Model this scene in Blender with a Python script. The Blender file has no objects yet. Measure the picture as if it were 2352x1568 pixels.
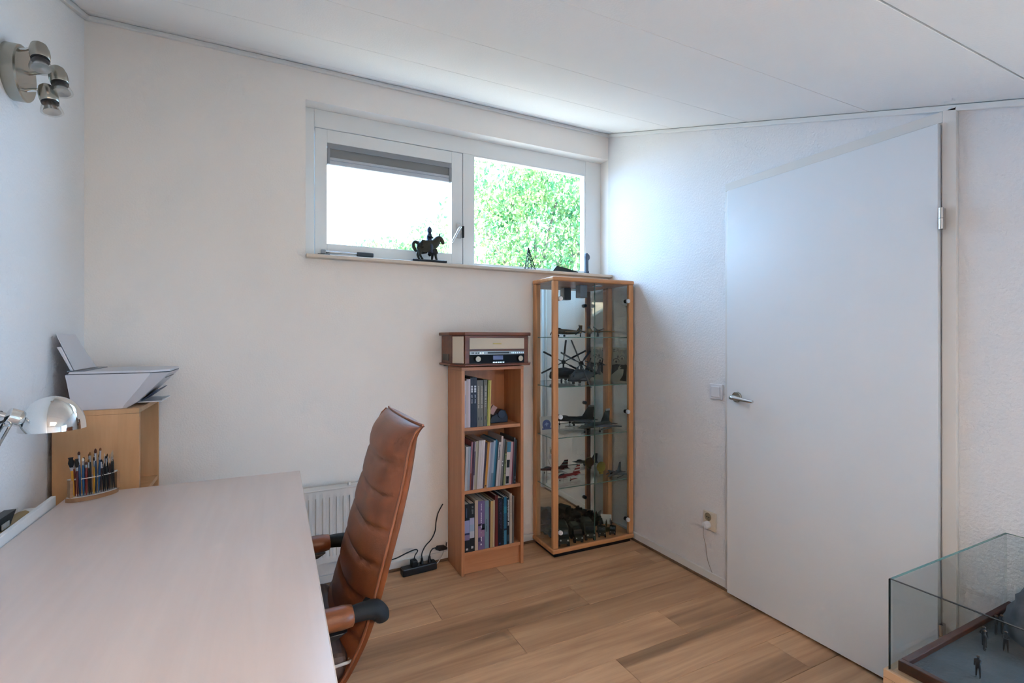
import bpy, math, random
from mathutils import Matrix, Vector, Euler
R = math.radians
random.seed(7)

# ------------------------------------------------------------------ camera, sky, exposure
scn = bpy.context.scene
COL = scn.collection
cam_d = bpy.data.cameras.new('camera')
cam_d.sensor_width = 36.0
cam_d.lens = 1132.9 / 2352 * 36
cam_d.shift_y = -7.2 / 2352
cam_d.clip_start = 0.02
cam = bpy.data.objects.new('camera', cam_d)
COL.objects.link(cam)
cam.location = (-2.1096, -2.7388, 1.288)
cam.rotation_euler = (R(90), 0, -0.4637)
scn.camera = cam

world = bpy.data.worlds.new('sky')
scn.world = world
world.use_nodes = True
bg = world.node_tree.nodes['Background']
bg.inputs['Color'].default_value = (0.37, 0.65, 1.0, 1)
bg.inputs['Strength'].default_value = 12.0
sun_d = bpy.data.lights.new('sun', 'SUN')
sun_d.energy = 50.0
sun_d.angle = R(0.6)
sun_d.color = (1.0, 0.90, 0.76)
sun = bpy.data.objects.new('sun', sun_d)
COL.objects.link(sun)
sun.rotation_euler = Vector((0.70, 0.14, -0.70)).to_track_quat('-Z', 'Y').to_euler()

vs = scn.view_settings
vs.view_transform = 'Standard'
vs.look = 'None'
vs.exposure = 0.52
vs.gamma = 1.0
vs.use_curve_mapping = False
cy = scn.cycles
cy.max_bounces = 9
cy.diffuse_bounces = 5
cy.glossy_bounces = 4
cy.transmission_bounces = 4
cy.transparent_max_bounces = 28
cy.use_adaptive_sampling = True
cy.adaptive_threshold = 0.12
cy.adaptive_min_samples = 16
cy.sample_clamp_indirect = 8.0
cy.caustics_reflective = False
cy.caustics_refractive = False
cy.use_denoising = True
cy.use_light_tree = False


def portal(name, loc, rot, sx, sy):
    """light portal: guides sky samples through a modelled opening, gives no light of its own"""
    d = bpy.data.lights.new(name, 'AREA')
    d.shape = 'RECTANGLE'
    d.size, d.size_y = sx, sy
    d.cycles.is_portal = True
    o = bpy.data.objects.new(name, d)
    o.location = loc
    o.rotation_euler = rot
    COL.objects.link(o)


SLOPE = math.atan(0.317)
CZ = 2.69          # ceiling height at the window wall


def ceil_z(y):
    return CZ + 0.317 * y


SKY_X0, SKY_X1, SKY_Y0, SKY_Y1 = -2.45, -1.50, -2.86, -3.62
RW_Y0, RW_Y1, RW_Z0, RW_Z1 = -2.32, -3.72, 0.16, 1.50     # unseen side window, added to fill the left and window walls with light
portal('added_window_portal', (0.19, (RW_Y0 + RW_Y1) / 2, (RW_Z0 + RW_Z1) / 2), (0, R(90), 0), RW_Z1 - RW_Z0, RW_Y0 - RW_Y1)
portal('window_portal', (-0.98, 0.27, 2.11), (R(-90), 0, 0), 1.9, 0.8)

# ------------------------------------------------------------------ materials


def lin(h):
    h = h.lstrip('#')
    v = [int(h[i:i + 2], 16) / 255 for i in (0, 2, 4)]
    return tuple((c / 12.92 if c <= 0.04045 else ((c + 0.055) / 1.055) ** 2.4) for c in v) + (1.0,)


MATS = {}


def newmat(name):
    m = bpy.data.materials.new(name)
    m.use_nodes = True
    nt = m.node_tree
    b = nt.nodes['Principled BSDF']
    return m, nt, b


def pmat(name, col, rough=0.5, metal=0.0, spec=0.5, var=0.0, vscale=6.0, bump=0.0, bscale=200.0, coat=0.0, sheen=0.0):
    if name in MATS:
        return MATS[name]
    m, nt, b = newmat(name)
    c = lin(col) if isinstance(col, str) else tuple(col) + (1.0,)
    b.inputs['Base Color'].default_value = c
    b.inputs['Roughness'].default_value = rough
    b.inputs['Metallic'].default_value = metal
    b.inputs['Specular IOR Level'].default_value = spec
    b.inputs['Coat Weight'].default_value = coat
    b.inputs['Sheen Weight'].default_value = sheen
    tc = nt.nodes.new('ShaderNodeTexCoord')
    if var > 0:
        n = nt.nodes.new('ShaderNodeTexNoise')
        n.inputs['Scale'].default_value = vscale
        n.inputs['Detail'].default_value = 4
        r = nt.nodes.new('ShaderNodeValToRGB')
        r.color_ramp.elements[0].position = 0.3
        r.color_ramp.elements[1].position = 0.7
        r.color_ramp.elements[0].color = tuple(x * (1 - var) for x in c[:3]) + (1,)
        r.color_ramp.elements[1].color = tuple(min(1, x * (1 + var)) for x in c[:3]) + (1,)
        nt.links.new(tc.outputs['Object'], n.inputs['Vector'])
        nt.links.new(n.outputs['Fac'], r.inputs['Fac'])
        nt.links.new(r.outputs['Color'], b.inputs['Base Color'])
    if bump > 0:
        n2 = nt.nodes.new('ShaderNodeTexNoise')
        n2.inputs['Scale'].default_value = bscale
        n2.inputs['Detail'].default_value = 3
        bp = nt.nodes.new('ShaderNodeBump')
        bp.inputs['Strength'].default_value = bump
        bp.inputs['Distance'].default_value = 0.004
        nt.links.new(tc.outputs['Object'], n2.inputs['Vector'])
        nt.links.new(n2.outputs['Fac'], bp.inputs['Height'])
        nt.links.new(bp.outputs['Normal'], b.inputs['Normal'])
    MATS[name] = m
    return m


def wood(name, c1, c2, axis='Z', scale=14.0, stretch=14.0, rough=0.45, spec=0.4, perobj=False, knots=0.0):
    """fine-grained veneer, grain along AXIS"""
    if name in MATS:
        return MATS[name]
    m, nt, b = newmat(name)
    b.inputs['Roughness'].default_value = rough
    b.inputs['Specular IOR Level'].default_value = spec
    tc = nt.nodes.new('ShaderNodeTexCoord')
    mp = nt.nodes.new('ShaderNodeMapping')
    s = [scale] * 3
    s['XYZ'.index(axis)] = scale / stretch
    mp.inputs['Scale'].default_value = s
    src = tc.outputs['Object']
    if perobj:
        oi = nt.nodes.new('ShaderNodeObjectInfo')
        mul = nt.nodes.new('ShaderNodeMath')
        mul.operation = 'MULTIPLY'
        mul.inputs[1].default_value = 37.0
        add = nt.nodes.new('ShaderNodeVectorMath')
        add.operation = 'ADD'
        nt.links.new(oi.outputs['Random'], mul.inputs[0])
        nt.links.new(tc.outputs['Object'], add.inputs[0])
        nt.links.new(mul.outputs[0], add.inputs[1])
        src = add.outputs[0]
    nt.links.new(src, mp.inputs['Vector'])
    n = nt.nodes.new('ShaderNodeTexNoise')
    n.inputs['Scale'].default_value = 1.0
    n.inputs['Detail'].default_value = 6
    n.inputs['Roughness'].default_value = 0.62
    n.inputs['Distortion'].default_value = 0.6
    nt.links.new(mp.outputs['Vector'], n.inputs['Vector'])
    r = nt.nodes.new('ShaderNodeValToRGB')
    e = r.color_ramp.elements
    e[0].position, e[1].position = 0.32, 0.68
    e[0].color, e[1].color = lin(c1), lin(c2)
    nt.links.new(n.outputs['Fac'], r.inputs['Fac'])
    out = r.outputs['Color']
    if perobj:
        hs = nt.nodes.new('ShaderNodeHueSaturation')
        mr = nt.nodes.new('ShaderNodeMapRange')
        mr.inputs['To Min'].default_value = 0.92
        mr.inputs['To Max'].default_value = 1.08
        nt.links.new(oi.outputs['Random'], mr.inputs['Value'])
        nt.links.new(mr.outputs['Result'], hs.inputs['Value'])
        nt.links.new(out, hs.inputs['Color'])
        out = hs.outputs['Color']
    if knots > 0:
        n3 = nt.nodes.new('ShaderNodeTexNoise')
        n3.inputs['Scale'].default_value = 0.33
        n3.inputs['Detail'].default_value = 3
        nt.links.new(mp.outputs['Vector'], n3.inputs['Vector'])
        r3 = nt.nodes.new('ShaderNodeValToRGB')
        r3.color_ramp.elements[0].position, r3.color_ramp.elements[1].position = 0.34, 0.46
        k = 1 - knots
        r3.color_ramp.elements[0].color = (k, k * 0.95, k * 0.9, 1)
        r3.color_ramp.elements[1].color = (1, 1, 1, 1)
        nt.links.new(n3.outputs['Fac'], r3.inputs['Fac'])
        mx = nt.nodes.new('ShaderNodeMix')
        mx.data_type = 'RGBA'
        mx.blend_type = 'MULTIPLY'
        mx.inputs['Factor'].default_value = 1.0
        nt.links.new(out, mx.inputs['A'])
        nt.links.new(r3.outputs['Color'], mx.inputs['B'])
        out = mx.outputs['Result']
    nt.links.new(out, b.inputs['Base Color'])
    bp = nt.nodes.new('ShaderNodeBump')
    bp.inputs['Strength'].default_value = 0.06
    bp.inputs['Distance'].default_value = 0.002
    nt.links.new(n.outputs['Fac'], bp.inputs['Height'])
    nt.links.new(bp.outputs['Normal'], b.inputs['Normal'])
    MATS[name] = m
    return m


def plaster(name, col, strength, scale):
    if name in MATS:
        return MATS[name]
    m, nt, b = newmat(name)
    b.inputs['Roughness'].default_value = 0.85
    b.inputs['Specular IOR Level'].default_value = 0.2
    tc = nt.nodes.new('ShaderNodeTexCoord')
    n = nt.nodes.new('ShaderNodeTexNoise')
    n.inputs['Scale'].default_value = scale
    n.inputs['Detail'].default_value = 4
    n.inputs['Roughness'].default_value = 0.55
    nt.links.new(tc.outputs['Object'], n.inputs['Vector'])
    bp = nt.nodes.new('ShaderNodeBump')
    bp.inputs['Strength'].default_value = strength
    bp.inputs['Distance'].default_value = 0.006
    nt.links.new(n.outputs['Fac'], bp.inputs['Height'])
    nt.links.new(bp.outputs['Normal'], b.inputs['Normal'])
    n2 = nt.nodes.new('ShaderNodeTexNoise')
    n2.inputs['Scale'].default_value = 2.2
    r = nt.nodes.new('ShaderNodeValToRGB')
    c = lin(col)
    r.color_ramp.elements[0].position, r.color_ramp.elements[1].position = 0.3, 0.7
    r.color_ramp.elements[0].color = tuple(x * 0.975 for x in c[:3]) + (1,)
    r.color_ramp.elements[1].color = c
    nt.links.new(tc.outputs['Object'], n2.inputs['Vector'])
    nt.links.new(n2.outputs['Fac'], r.inputs['Fac'])
    nt.links.new(r.outputs['Color'], b.inputs['Base Color'])
    MATS[name] = m
    return m


def glass(name, tint=(0.965, 0.985, 0.975), ior=1.35):
    if name in MATS:
        return MATS[name]
    m = bpy.data.materials.new(name)
    m.use_nodes = True
    nt = m.node_tree
    nt.nodes.clear()
    o = nt.nodes.new('ShaderNodeOutputMaterial')
    mx = nt.nodes.new('ShaderNodeMixShader')
    t = nt.nodes.new('ShaderNodeBsdfTransparent')
    t.inputs['Color'].default_value = tuple(tint) + (1,)
    g = nt.nodes.new('ShaderNodeBsdfGlossy')
    g.inputs['Roughness'].default_value = 0.0
    f = nt.nodes.new('ShaderNodeFresnel')
    ge = nt.nodes.new('ShaderNodeNewGeometry')      # unbent pane: same reflectance on entry and exit
    mr = nt.nodes.new('ShaderNodeMapRange')
    mr.inputs['To Min'].default_value = ior
    mr.inputs['To Max'].default_value = 1 / ior
    nt.links.new(ge.outputs['Backfacing'], mr.inputs['Value'])
    nt.links.new(mr.outputs['Result'], f.inputs['IOR'])
    nt.links.new(f.outputs[0], mx.inputs[0])
    nt.links.new(t.outputs[0], mx.inputs[1])
    nt.links.new(g.outputs[0], mx.inputs[2])
    nt.links.new(mx.outputs[0], o.inputs['Surface'])
    MATS[name] = m
    return m


WHITE = pmat('white_paint', '#dedcda', 0.45)
FRAME = pmat('window_frame_paint', '#e3e2e0', 0.35)
PLAST_W = plaster('window_wall_plaster', '#f3ebe4', 0.25, 130)
PLAST_D = plaster('door_wall_plaster', '#e4e1e1', 0.55, 95)
PLAST_L = plaster('left_wall_plaster', '#f0eeee', 0.45, 110)
CEILM = plaster('ceiling_board', '#edeae9', 0.2, 160)
DOORM = pmat('door_lacquer', '#dfe0e2', 0.32)
DFRAME = pmat('door_frame_paint', '#dcd6d0', 0.4)
STONE = pmat('sill_stone', '#d3c6b8', 0.35, var=0.05, vscale=30)
OAK = wood('oak_plank', '#ad8260', '#d3a780', 'X', 17, 16, 0.42, 0.4, True, 0.4)
BEECH = wood('beech_veneer', '#b47650', '#ca8c63', 'Z', 26, 18, 0.4)
BEECHX = wood('beech_veneer_across', '#b47650', '#ca8c63', 'X', 26, 18, 0.4)
BEECHC = wood('beech_solid', '#c08252', '#dba070', 'Z', 26, 18, 0.4)
BEECHCX = wood('beech_solid_across', '#c08252', '#dba070', 'X', 26, 18, 0.4)
BIRCH = wood('birch_veneer', '#c29467', '#d8ab80', 'Z', 9, 9, 0.45)
DESKM = wood('desk_laminate', '#cdbab2', '#d3c1b9', 'Y', 20, 16, 0.28, 0.5)
DESKE = pmat('desk_edge_band', '#d2bfae', 0.4)
WALNUT = wood('walnut_stain', '#5c2e1b', '#80472c', 'X', 24, 10, 0.35)
GLASS = glass('clear_glass')
PANE = glass('window_glass', (0.985, 0.99, 0.99), 1.35)
GEDGE = pmat('green_glass_edge', '#5f7f74', 0.15)
MIRROR = pmat('mirror_silver', (0.86, 0.88, 0.87), 0.01, 1.0)
CHROME = pmat('chrome', (0.78, 0.77, 0.75), 0.1, 1.0)
NICKEL = pmat('brushed_nickel', (0.44, 0.41, 0.35), 0.27, 1.0)
STEEL = pmat('satin_steel', (0.6, 0.6, 0.6), 0.25, 1.0)
BLACK = pmat('black_plastic', '#101012', 0.4)
BLACKM = pmat('matte_black', '#0b0b0c', 0.7)
LEATHER = pmat('brown_leather', '#7e4626', 0.42, var=0.22, vscale=14, bump=0.12, bscale=350)
LEATHERD = pmat('dark_brown_leather', '#4a342b', 0.6, var=0.2, vscale=18)
PIPING = pmat('leather_piping', '#8a5236', 0.45)
CREAM = pmat('cream_fabric', '#d3c6b4', 0.85, bump=0.3, bscale=900)
PLAS_W = pmat('white_plastic', '#d8d8dc', 0.35)
PLAS_G = pmat('grey_plastic', '#8f9094', 0.5)
RADI = pmat('radiator_enamel', '#dad6d2', 0.35)
PAPER = pmat('paper', '#d9d2c4', 0.85)

# ------------------------------------------------------------------ mesh builder


class MB:
    def __init__(s):
        s.v, s.f = [], []

    def add(s, vs, fs, M=None):
        k = len(s.v)
        for p in vs:
            p = Vector(p)
            s.v.append(tuple(M @ p) if M is not None else tuple(p))
        s.f += [tuple(i + k for i in f) for f in fs]
        return s

    def box(s, x0, x1, y0, y1, z0, z1, M=None):
        x0, x1 = min(x0, x1), max(x0, x1)
        y0, y1 = min(y0, y1), max(y0, y1)
        z0, z1 = min(z0, z1), max(z0, z1)
        vs = [(x0, y0, z0), (x1, y0, z0), (x1, y1, z0), (x0, y1, z0), (x0, y0, z1), (x1, y0, z1), (x1, y1, z1), (x0, y1, z1)]
        return s.add(vs, [(0, 3, 2, 1), (4, 5, 6, 7), (0, 1, 5, 4), (1, 2, 6, 5), (2, 3, 7, 6), (3, 0, 4, 7)], M)

    def prism(s, poly, axis, a0, a1, M=None):
        """poly: 2-D points; axis 'x': (y,z), 'y': (x,z), 'z': (x,y)"""
        def P(p, a):
            return {'x': (a, p[0], p[1]), 'y': (p[0], a, p[1]), 'z': (p[0], p[1], a)}[axis]
        n = len(poly)
        vs = [P(p, a0) for p in poly] + [P(p, a1) for p in poly]
        fs = [tuple(range(n)), tuple(range(2 * n - 1, n - 1, -1))]
        fs += [(i, n + i, n + (i + 1) % n, (i + 1) % n) for i in range(n)]
        return s.add(vs, fs, M)

    def rings(s, rings, closed=True, cap=True, M=None):
        n = len(rings[0])
        vs = [p for r in rings for p in r]
        fs = []
        for i in range(len(rings) - 1):
            for j in range(n if closed else n - 1):
                a, b = i * n + j, i * n + (j + 1) % n
                fs.append((a, b, b + n, a + n))
        if cap and closed:
            fs.append(tuple(range(n - 1, -1, -1)))
            fs.append(tuple(range((len(rings) - 1) * n, len(rings) * n)))
        return s.add(vs, fs, M)

    def cyl(s, p0, p1, r0, r1=None, n=12, M=None):
        r1 = r0 if r1 is None else r1
        p0, p1 = Vector(p0), Vector(p1)
        q = (p1 - p0).to_track_quat('Z', 'Y').to_matrix()
        rs = []
        for p, r in ((p0, r0), (p1, r1)):
            rs.append([p + q @ Vector((r * math.cos(2 * math.pi * i / n), r * math.sin(2 * math.pi * i / n), 0)) for i in range(n)])
        return s.rings(rs, M=M)

    def lathe(s, prof, n=20, M=None, cap=True):
        rs = [[(max(r, 1e-5) * math.cos(2 * math.pi * i / n), max(r, 1e-5) * math.sin(2 * math.pi * i / n), z) for i in range(n)] for r, z in prof]
        return s.rings(rs, M=M, cap=cap)

    def ell(s, c, r, n=12, m=8, M=None):
        rs = []
        for j in range(m + 1):
            t = -math.pi / 2 + math.pi * j / m
            k = max(math.cos(t), 1e-3)
            rs.append([(c[0] + r[0] * k * math.cos(2 * math.pi * i / n), c[1] + r[1] * k * math.sin(2 * math.pi * i / n), c[2] + r[2] * math.sin(t)) for i in range(n)])
        return s.rings(rs, M=M)

    def tube(s, pts, r, n=8, smooth=0, M=None):
        pts = [Vector(p) for p in pts]
        rr = list(r) if isinstance(r, (list, tuple)) else [r] * len(pts)
        if smooth:
            P, Q = [], []
            for i in range(len(pts) - 1):
                a, b, c, d = pts[max(i - 1, 0)], pts[i], pts[i + 1], pts[min(i + 2, len(pts) - 1)]
                for k in range(smooth):
                    t = k / smooth
                    P.append(0.5 * ((2 * b) + (c - a) * t + (2 * a - 5 * b + 4 * c - d) * t * t + (3 * b - a - 3 * c + d) * t ** 3))
                    Q.append(rr[i] * (1 - t) + rr[i + 1] * t)
            P.append(pts[-1])
            Q.append(rr[-1])
            pts, rr = P, Q
        rs = []
        up = None
        for i, p in enumerate(pts):
            d = (pts[min(i + 1, len(pts) - 1)] - pts[max(i - 1, 0)]).normalized()
            if up is None:
                up = d.orthogonal().normalized()
            up = (up - d * up.dot(d)).normalized()
            w = d.cross(up)
            rs.append([p + up * rr[i] * math.cos(2 * math.pi * k / n) + w * rr[i] * math.sin(2 * math.pi * k / n) for k in range(n)])
        return s.rings(rs, M=M)

    def build(s, name, mat, parent=None, smooth=None, bevel=0.0, kind=None, world=False, origin=None, seg=2):
        off = Vector((0, 0, 0))
        if world and parent is not None:
            off = parent_world(parent)
        if origin is not None:
            off = off + Vector(origin)
        me = bpy.data.meshes.new(name)
        me.from_pydata([tuple(Vector(p) - off) for p in s.v], [], s.f)
        me.validate()
        me.update()
        o = bpy.data.objects.new(name, me)
        COL.objects.link(o)
        if mat is not None:
            me.materials.append(mat)
        fix_normals(me)
        if smooth is not None:
            for p in me.polygons:
                p.use_smooth = True
            me.set_sharp_from_angle(angle=R(smooth))
        if bevel > 0:
            b = o.modifiers.new('bevel', 'BEVEL')
            b.width = bevel
            b.segments = seg
            b.limit_method = 'ANGLE'
            b.angle_limit = R(40)
        if origin is not None:
            o.location = Vector(origin)
        if parent is not None:
            o.parent = parent
        if kind:
            o['kind'] = kind
        return o


import bmesh


def fix_normals(me):
    b = bmesh.new()
    b.from_mesh(me)
    bmesh.ops.recalc_face_normals(b, faces=b.faces)
    b.to_mesh(me)
    b.free()


def parent_world(o):
    p = Vector((0, 0, 0))
    while o is not None:
        p = p + Vector(o.location)
        o = o.parent
    return p


def tag(o, label=None, cat=None, group=None, kind=None):
    if label:
        o['label'] = label
    if cat:
        o['category'] = cat
    if group:
        o['group'] = group
    if kind:
        o['kind'] = kind
    return o


def thing(name, label, cat, loc=(0, 0, 0), rot=(0, 0, 0), group=None, kind=None):
    o = bpy.data.objects.new(name, None)
    o.empty_display_size = 0.05
    COL.objects.link(o)
    o.location = loc
    o.rotation_euler = rot
    return tag(o, label, cat, group, kind)


def B(*a, **k):
    return MB().box(*a, **k)


def struct(o, label=None):
    o['kind'] = 'structure'
    if label:
        o['label'] = label
    return o


# ------------------------------------------------------------------ room shell
XL, YB = -2.811, -3.9
floor = struct(B(XL - .1, 0.12, YB - .1, 0.12, -0.12, -0.012).build('floor', BLACKM), 'oak plank floor of the room')
# planks, laid along x
PW = 0.192
cache = {}
y = -0.001
row = 0
offs = [0.32, 0.95, 0.1, 0.7, 1.15, 0.45, 0.85, 0.2, 1.05, 0.6]
while y > YB:
    y1 = max(y - PW, YB)
    x = -0.001
    ln = offs[row % 10] if row < 100 else 1.28
    first = True
    while x > XL:
        L = ln if first else 1.285
        first = False
        x1 = max(x - L, XL)
        w, l = y - y1, x - x1
        key = (round(w, 3), round(l, 3))
        if key not in cache:
            g, c = 0.0006, 0.0012
            a, b_ = l / 2 - g, w / 2 - g
            mb = MB().rings([[(-a, -b_, -0.011), (a, -b_, -0.011), (a, b_, -0.011), (-a, b_, -0.011)],
                             [(-a, -b_, -c), (a, -b_, -c), (a, b_, -c), (-a, b_, -c)],
                             [(-a + c, -b_ + c, 0), (a - c, -b_ + c, 0), (a - c, b_ - c, 0), (-a + c, b_ - c, 0)]])
            o = mb.build('plank', OAK, floor)
            cache[key] = o
        else:
            o = cache[key].copy()
            COL.objects.link(o)
        o.location = ((x + x1) / 2, (y + y1) / 2, 0)
        x = x1
    y = y1
    row += 1

# walls
WX0, WX1, WZ0, WZ1 = -1.925, 0.0, 1.70, 2.514      # window opening
mb = MB()
mb.box(XL - .2, 0.2, 0, 0.25, -0.1, WZ0).box(XL - .2, WX0, 0, 0.25, WZ0, WZ1).box(0, 0.2, 0, 0.25, WZ0, WZ1).box(XL - .2, 0.2, 0, 0.25, WZ1, 3.0)
struct(mb.build('wall_window', PLAST_W), 'white plastered wall with the high window')
mb = MB().prism([(0, -.1), (0, CZ + .1), (RW_Y0, ceil_z(RW_Y0) + .1), (RW_Y0, -.1)], 'x', 0, 0.2)
mb.prism([(RW_Y1, -.1), (RW_Y1, ceil_z(RW_Y1) + .1), (YB, ceil_z(YB) + .1), (YB, -.1)], 'x', 0, 0.2)
mb.box(0, .2, RW_Y0, RW_Y1, -.1, RW_Z0).prism([(RW_Y0, RW_Z1), (RW_Y0, ceil_z(RW_Y0) + .1), (RW_Y1, ceil_z(RW_Y1) + .1), (RW_Y1, RW_Z1)], 'x', 0, .2)
struct(mb.build('wall_door', PLAST_D), 'rough white plastered wall with the door')
mb = MB().prism([(0, -.1), (0, CZ + .1), (YB, ceil_z(YB) + .1), (YB, -.1)], 'x', XL - .2, XL)
struct(mb.build('wall_left', PLAST_L), 'white plastered wall behind the desk')
struct(B(XL - .2, 0.2, YB - .2, YB, -.1, ceil_z(YB) + .2).build('wall_back', PLAST_L), 'low white wall under the slope')

# sloping ceiling: roof slab with an opening for the roof window, boards underneath
def slab(mb, x0, x1, ya, yb, lo, hi):
    return mb.prism([(ya, ceil_z(ya) + lo), (ya, ceil_z(ya) + hi), (yb, ceil_z(yb) + hi), (yb, ceil_z(yb) + lo)], 'x', x0, x1)


mb = MB()
slab(mb, XL - .2, .2, .25, SKY_Y0, .014, .16)
slab(mb, XL - .2, .2, SKY_Y1, YB - .2, .014, .16)
slab(mb, XL - .2, SKY_X0, SKY_Y0, SKY_Y1, .014, .16)
slab(mb, SKY_X1, .2, SKY_Y0, SKY_Y1, .014, .16)
ceil = struct(mb.build('ceiling', CEILM), 'white sloping ceiling of long boards')
seams = [0.0, -0.105, -0.62, -1.11, -1.645, -2.148, -2.66]
for a, b_ in zip(seams[:-1], seams[1:]):
    g = 0.0012 if b_ not in (-2.148,) else 0.003
    slab(MB(), XL, 0, a - (.0012 if a != -2.148 else .003), b_ + g, 0, .0135).build('ceiling_board', CEILM, ceil, bevel=0.0012, seg=1)
slab(MB(), XL, 0, -2.6615, SKY_Y0, 0, .0135).build('ceiling_board', CEILM, ceil)
slab(MB(), XL, SKY_X0, SKY_Y0 - .001, YB, 0, .0135).build('ceiling_board', CEILM, ceil)
slab(MB(), SKY_X1, 0, SKY_Y0 - .001, YB, 0, .0135).build('ceiling_board', CEILM, ceil)
slab(MB(), SKY_X0 + .001, SKY_X1 - .001, SKY_Y1, YB, 0, .0135).build('ceiling_board', CEILM, ceil)
# roof window over the desk, behind the viewer
rw = struct(thing('window_2', None, None, (0, 0, 0)), 'roof window in the sloping ceiling')
mb = MB()
for x0, x1, ya, yb in ((SKY_X0, SKY_X0 + .06, SKY_Y0, SKY_Y1), (SKY_X1 - .06, SKY_X1, SKY_Y0, SKY_Y1),
                       (SKY_X0 + .06, SKY_X1 - .06, SKY_Y0, SKY_Y0 - .06), (SKY_X0 + .06, SKY_X1 - .06, SKY_Y1 + .06, SKY_Y1)):
    slab(mb, x0, x1, ya, yb, .05, .12)
mb.build('frame', FRAME, rw)
slab(MB(), SKY_X0 + .06, SKY_X1 - .06, SKY_Y0 - .06, SKY_Y1 + .06, .08, .086).build('pane', PANE, rw)
# unseen cream cloth, added under the roof window to warm and diffuse its daylight
m_, nt_, b_ = newmat('diffuser_cloth')
nt_.nodes.clear()
o_ = nt_.nodes.new('ShaderNodeOutputMaterial')
t_ = nt_.nodes.new('ShaderNodeBsdfTranslucent')
t_.inputs['Color'].default_value = (0.97, 0.82, 0.68, 1)
d_ = nt_.nodes.new('ShaderNodeBsdfDiffuse')
d_.inputs['Color'].default_value = (0.80, 0.70, 0.60, 1)
x_ = nt_.nodes.new('ShaderNodeMixShader')
x_.inputs[0].default_value = 0.1
nt_.links.new(t_.outputs[0], x_.inputs[1])
nt_.links.new(d_.outputs[0], x_.inputs[2])
nt_.links.new(x_.outputs[0], o_.inputs['Surface'])
rb = thing('added_cloth_diffuser', 'unseen cream cloth added under the roof window to warm its daylight', 'blind', (0, 0, 0))
slab(MB(), SKY_X0 + .004, SKY_X1 - .004, SKY_Y0 - .03, SKY_Y1 + .004, .030, .031).build('cloth', m_, rb)
slab(MB(), SKY_X0 + .004, SKY_X1 - .004, SKY_Y0 - .002, SKY_Y0 - .029, .018, .046).build('diffuser_rail', FRAME, rb)

w3 = struct(thing('added_side_window', None, None, (0, 0, 0)), 'unseen side window added behind the viewer for fill light')
mb = MB()
for a_ in ((RW_Y0, RW_Y0 - .05, RW_Z0, RW_Z1), (RW_Y1 + .05, RW_Y1, RW_Z0, RW_Z1), (RW_Y0 - .05, RW_Y1 + .05, RW_Z0, RW_Z0 + .05), (RW_Y0 - .05, RW_Y1 + .05, RW_Z1 - .05, RW_Z1)):
    mb.box(.07, .13, *a_)
mb.build('frame', FRAME, w3)
B(.097, .103, RW_Y0 - .05, RW_Y1 + .05, RW_Z0 + .05, RW_Z1 - .05).build('pane', PANE, w3)
# edge battens under the ceiling
def batten(name, pts, label):
    struct(pts.build(name, WHITE, bevel=.003), label)


batten('trim_1', B(XL, 0, -.018, -.0005, CZ - .026, CZ - .006), 'narrow white batten over the window wall')
mb = MB().prism([(-.018, CZ - .028), (-.018, ceil_z(-.018) - .002), (YB, ceil_z(YB) - .002), (YB, ceil_z(YB) - .024)], 'x', -.018, -.0005)
batten('trim_2', mb, 'narrow white batten over the door wall')
mb = MB().prism([(-.018, CZ - .03), (-.018, ceil_z(-.018) - .002), (YB, ceil_z(YB) - .002), (YB, ceil_z(YB) - .026)], 'x', XL + .0005, XL + .02)
batten('trim_3', mb, 'narrow white batten over the desk wall')
# baseboards with a brown floor strip below
DSTRIP = wood('floor_strip', '#6d5440', '#8a6d54', 'X', 20, 14, 0.5)
def baseboard(name, x0, x1, y0, y1, lab):
    o = struct(B(x0, x1, y0, y1, 0.014, 0.054).build(name, WHITE, bevel=.002), lab)
    return o


baseboard('baseboard_right', -.010, -.0005, -.012, -.998, 'white baseboard below the light switch')
struct(B(-.013, -.0005, -.012, -.998, 0.0005, .0135).build('trim_4', DSTRIP), 'brown floor strip along the door wall')
baseboard('baseboard_right_rear', -.010, -.0005, -1.925, YB + .01, 'white baseboard right of the door')
baseboard('baseboard_window', XL + .012, -.012, -.010, -.0005, 'white baseboard under the window')
struct(B(XL + .014, -.014, -.013, -.0005, 0.0005, .0135).build('trim_5', DSTRIP), 'brown floor strip along the window wall')
baseboard('baseboard_left', XL + .0005, XL + .010, -.012, YB + .01, 'white baseboard behind the desk')

# ------------------------------------------------------------------ window
win = struct(thing('window_1', None, None, (0, 0.086, WZ0)), 'high white window with a tilting sash and a fixed pane')
def fb(x0, x1, z0, z1, y0=.086, y1=.155):
    return (x0, x1, y0, y1, z0, z1)


for b_ in (fb(WX0, -1.876, WZ0, WZ1), fb(-.128, 0, WZ0, WZ1), fb(-1.876, -.128, 2.418, WZ1), fb(-1.876, -.128, WZ0, 1.738), fb(-1.031, -.963, 1.738, 2.418)):
    MB().box(*b_).build('frame_member', FRAME, win, bevel=.003, world=True)
sash = MB()
for b_ in (fb(-1.873, -1.812, 1.741, 2.415, .088, .145), fb(-1.103, -1.034, 1.741, 2.415, .088, .145), fb(-1.812, -1.103, 2.345, 2.415, .088, .145), fb(-1.812, -1.103, 1.741, 1.80, .088, .145)):
    sash.box(*b_)
sash_o = sash.build('sash', FRAME, win, bevel=.002, world=True)
B(-1.812, -1.103, .118, .124, 1.80, 2.345).build('pane', PANE, sash_o, world=True)
mb = MB()
for b_ in (fb(-.963, -.955, 1.738, 2.418, .09, .118), fb(-.136, -.128, 1.738, 2.418, .09, .118), fb(-.955, -.136, 2.41, 2.418, .09, .118), fb(-.955, -.136, 1.738, 1.752, .09, .118)):
    mb.box(*b_)
mb.build('glazing_bead', FRAME, win, world=True)
B(-.955, -.136, .119, .125, 1.752, 2.41).build('pane', PANE, win, world=True)
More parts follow.
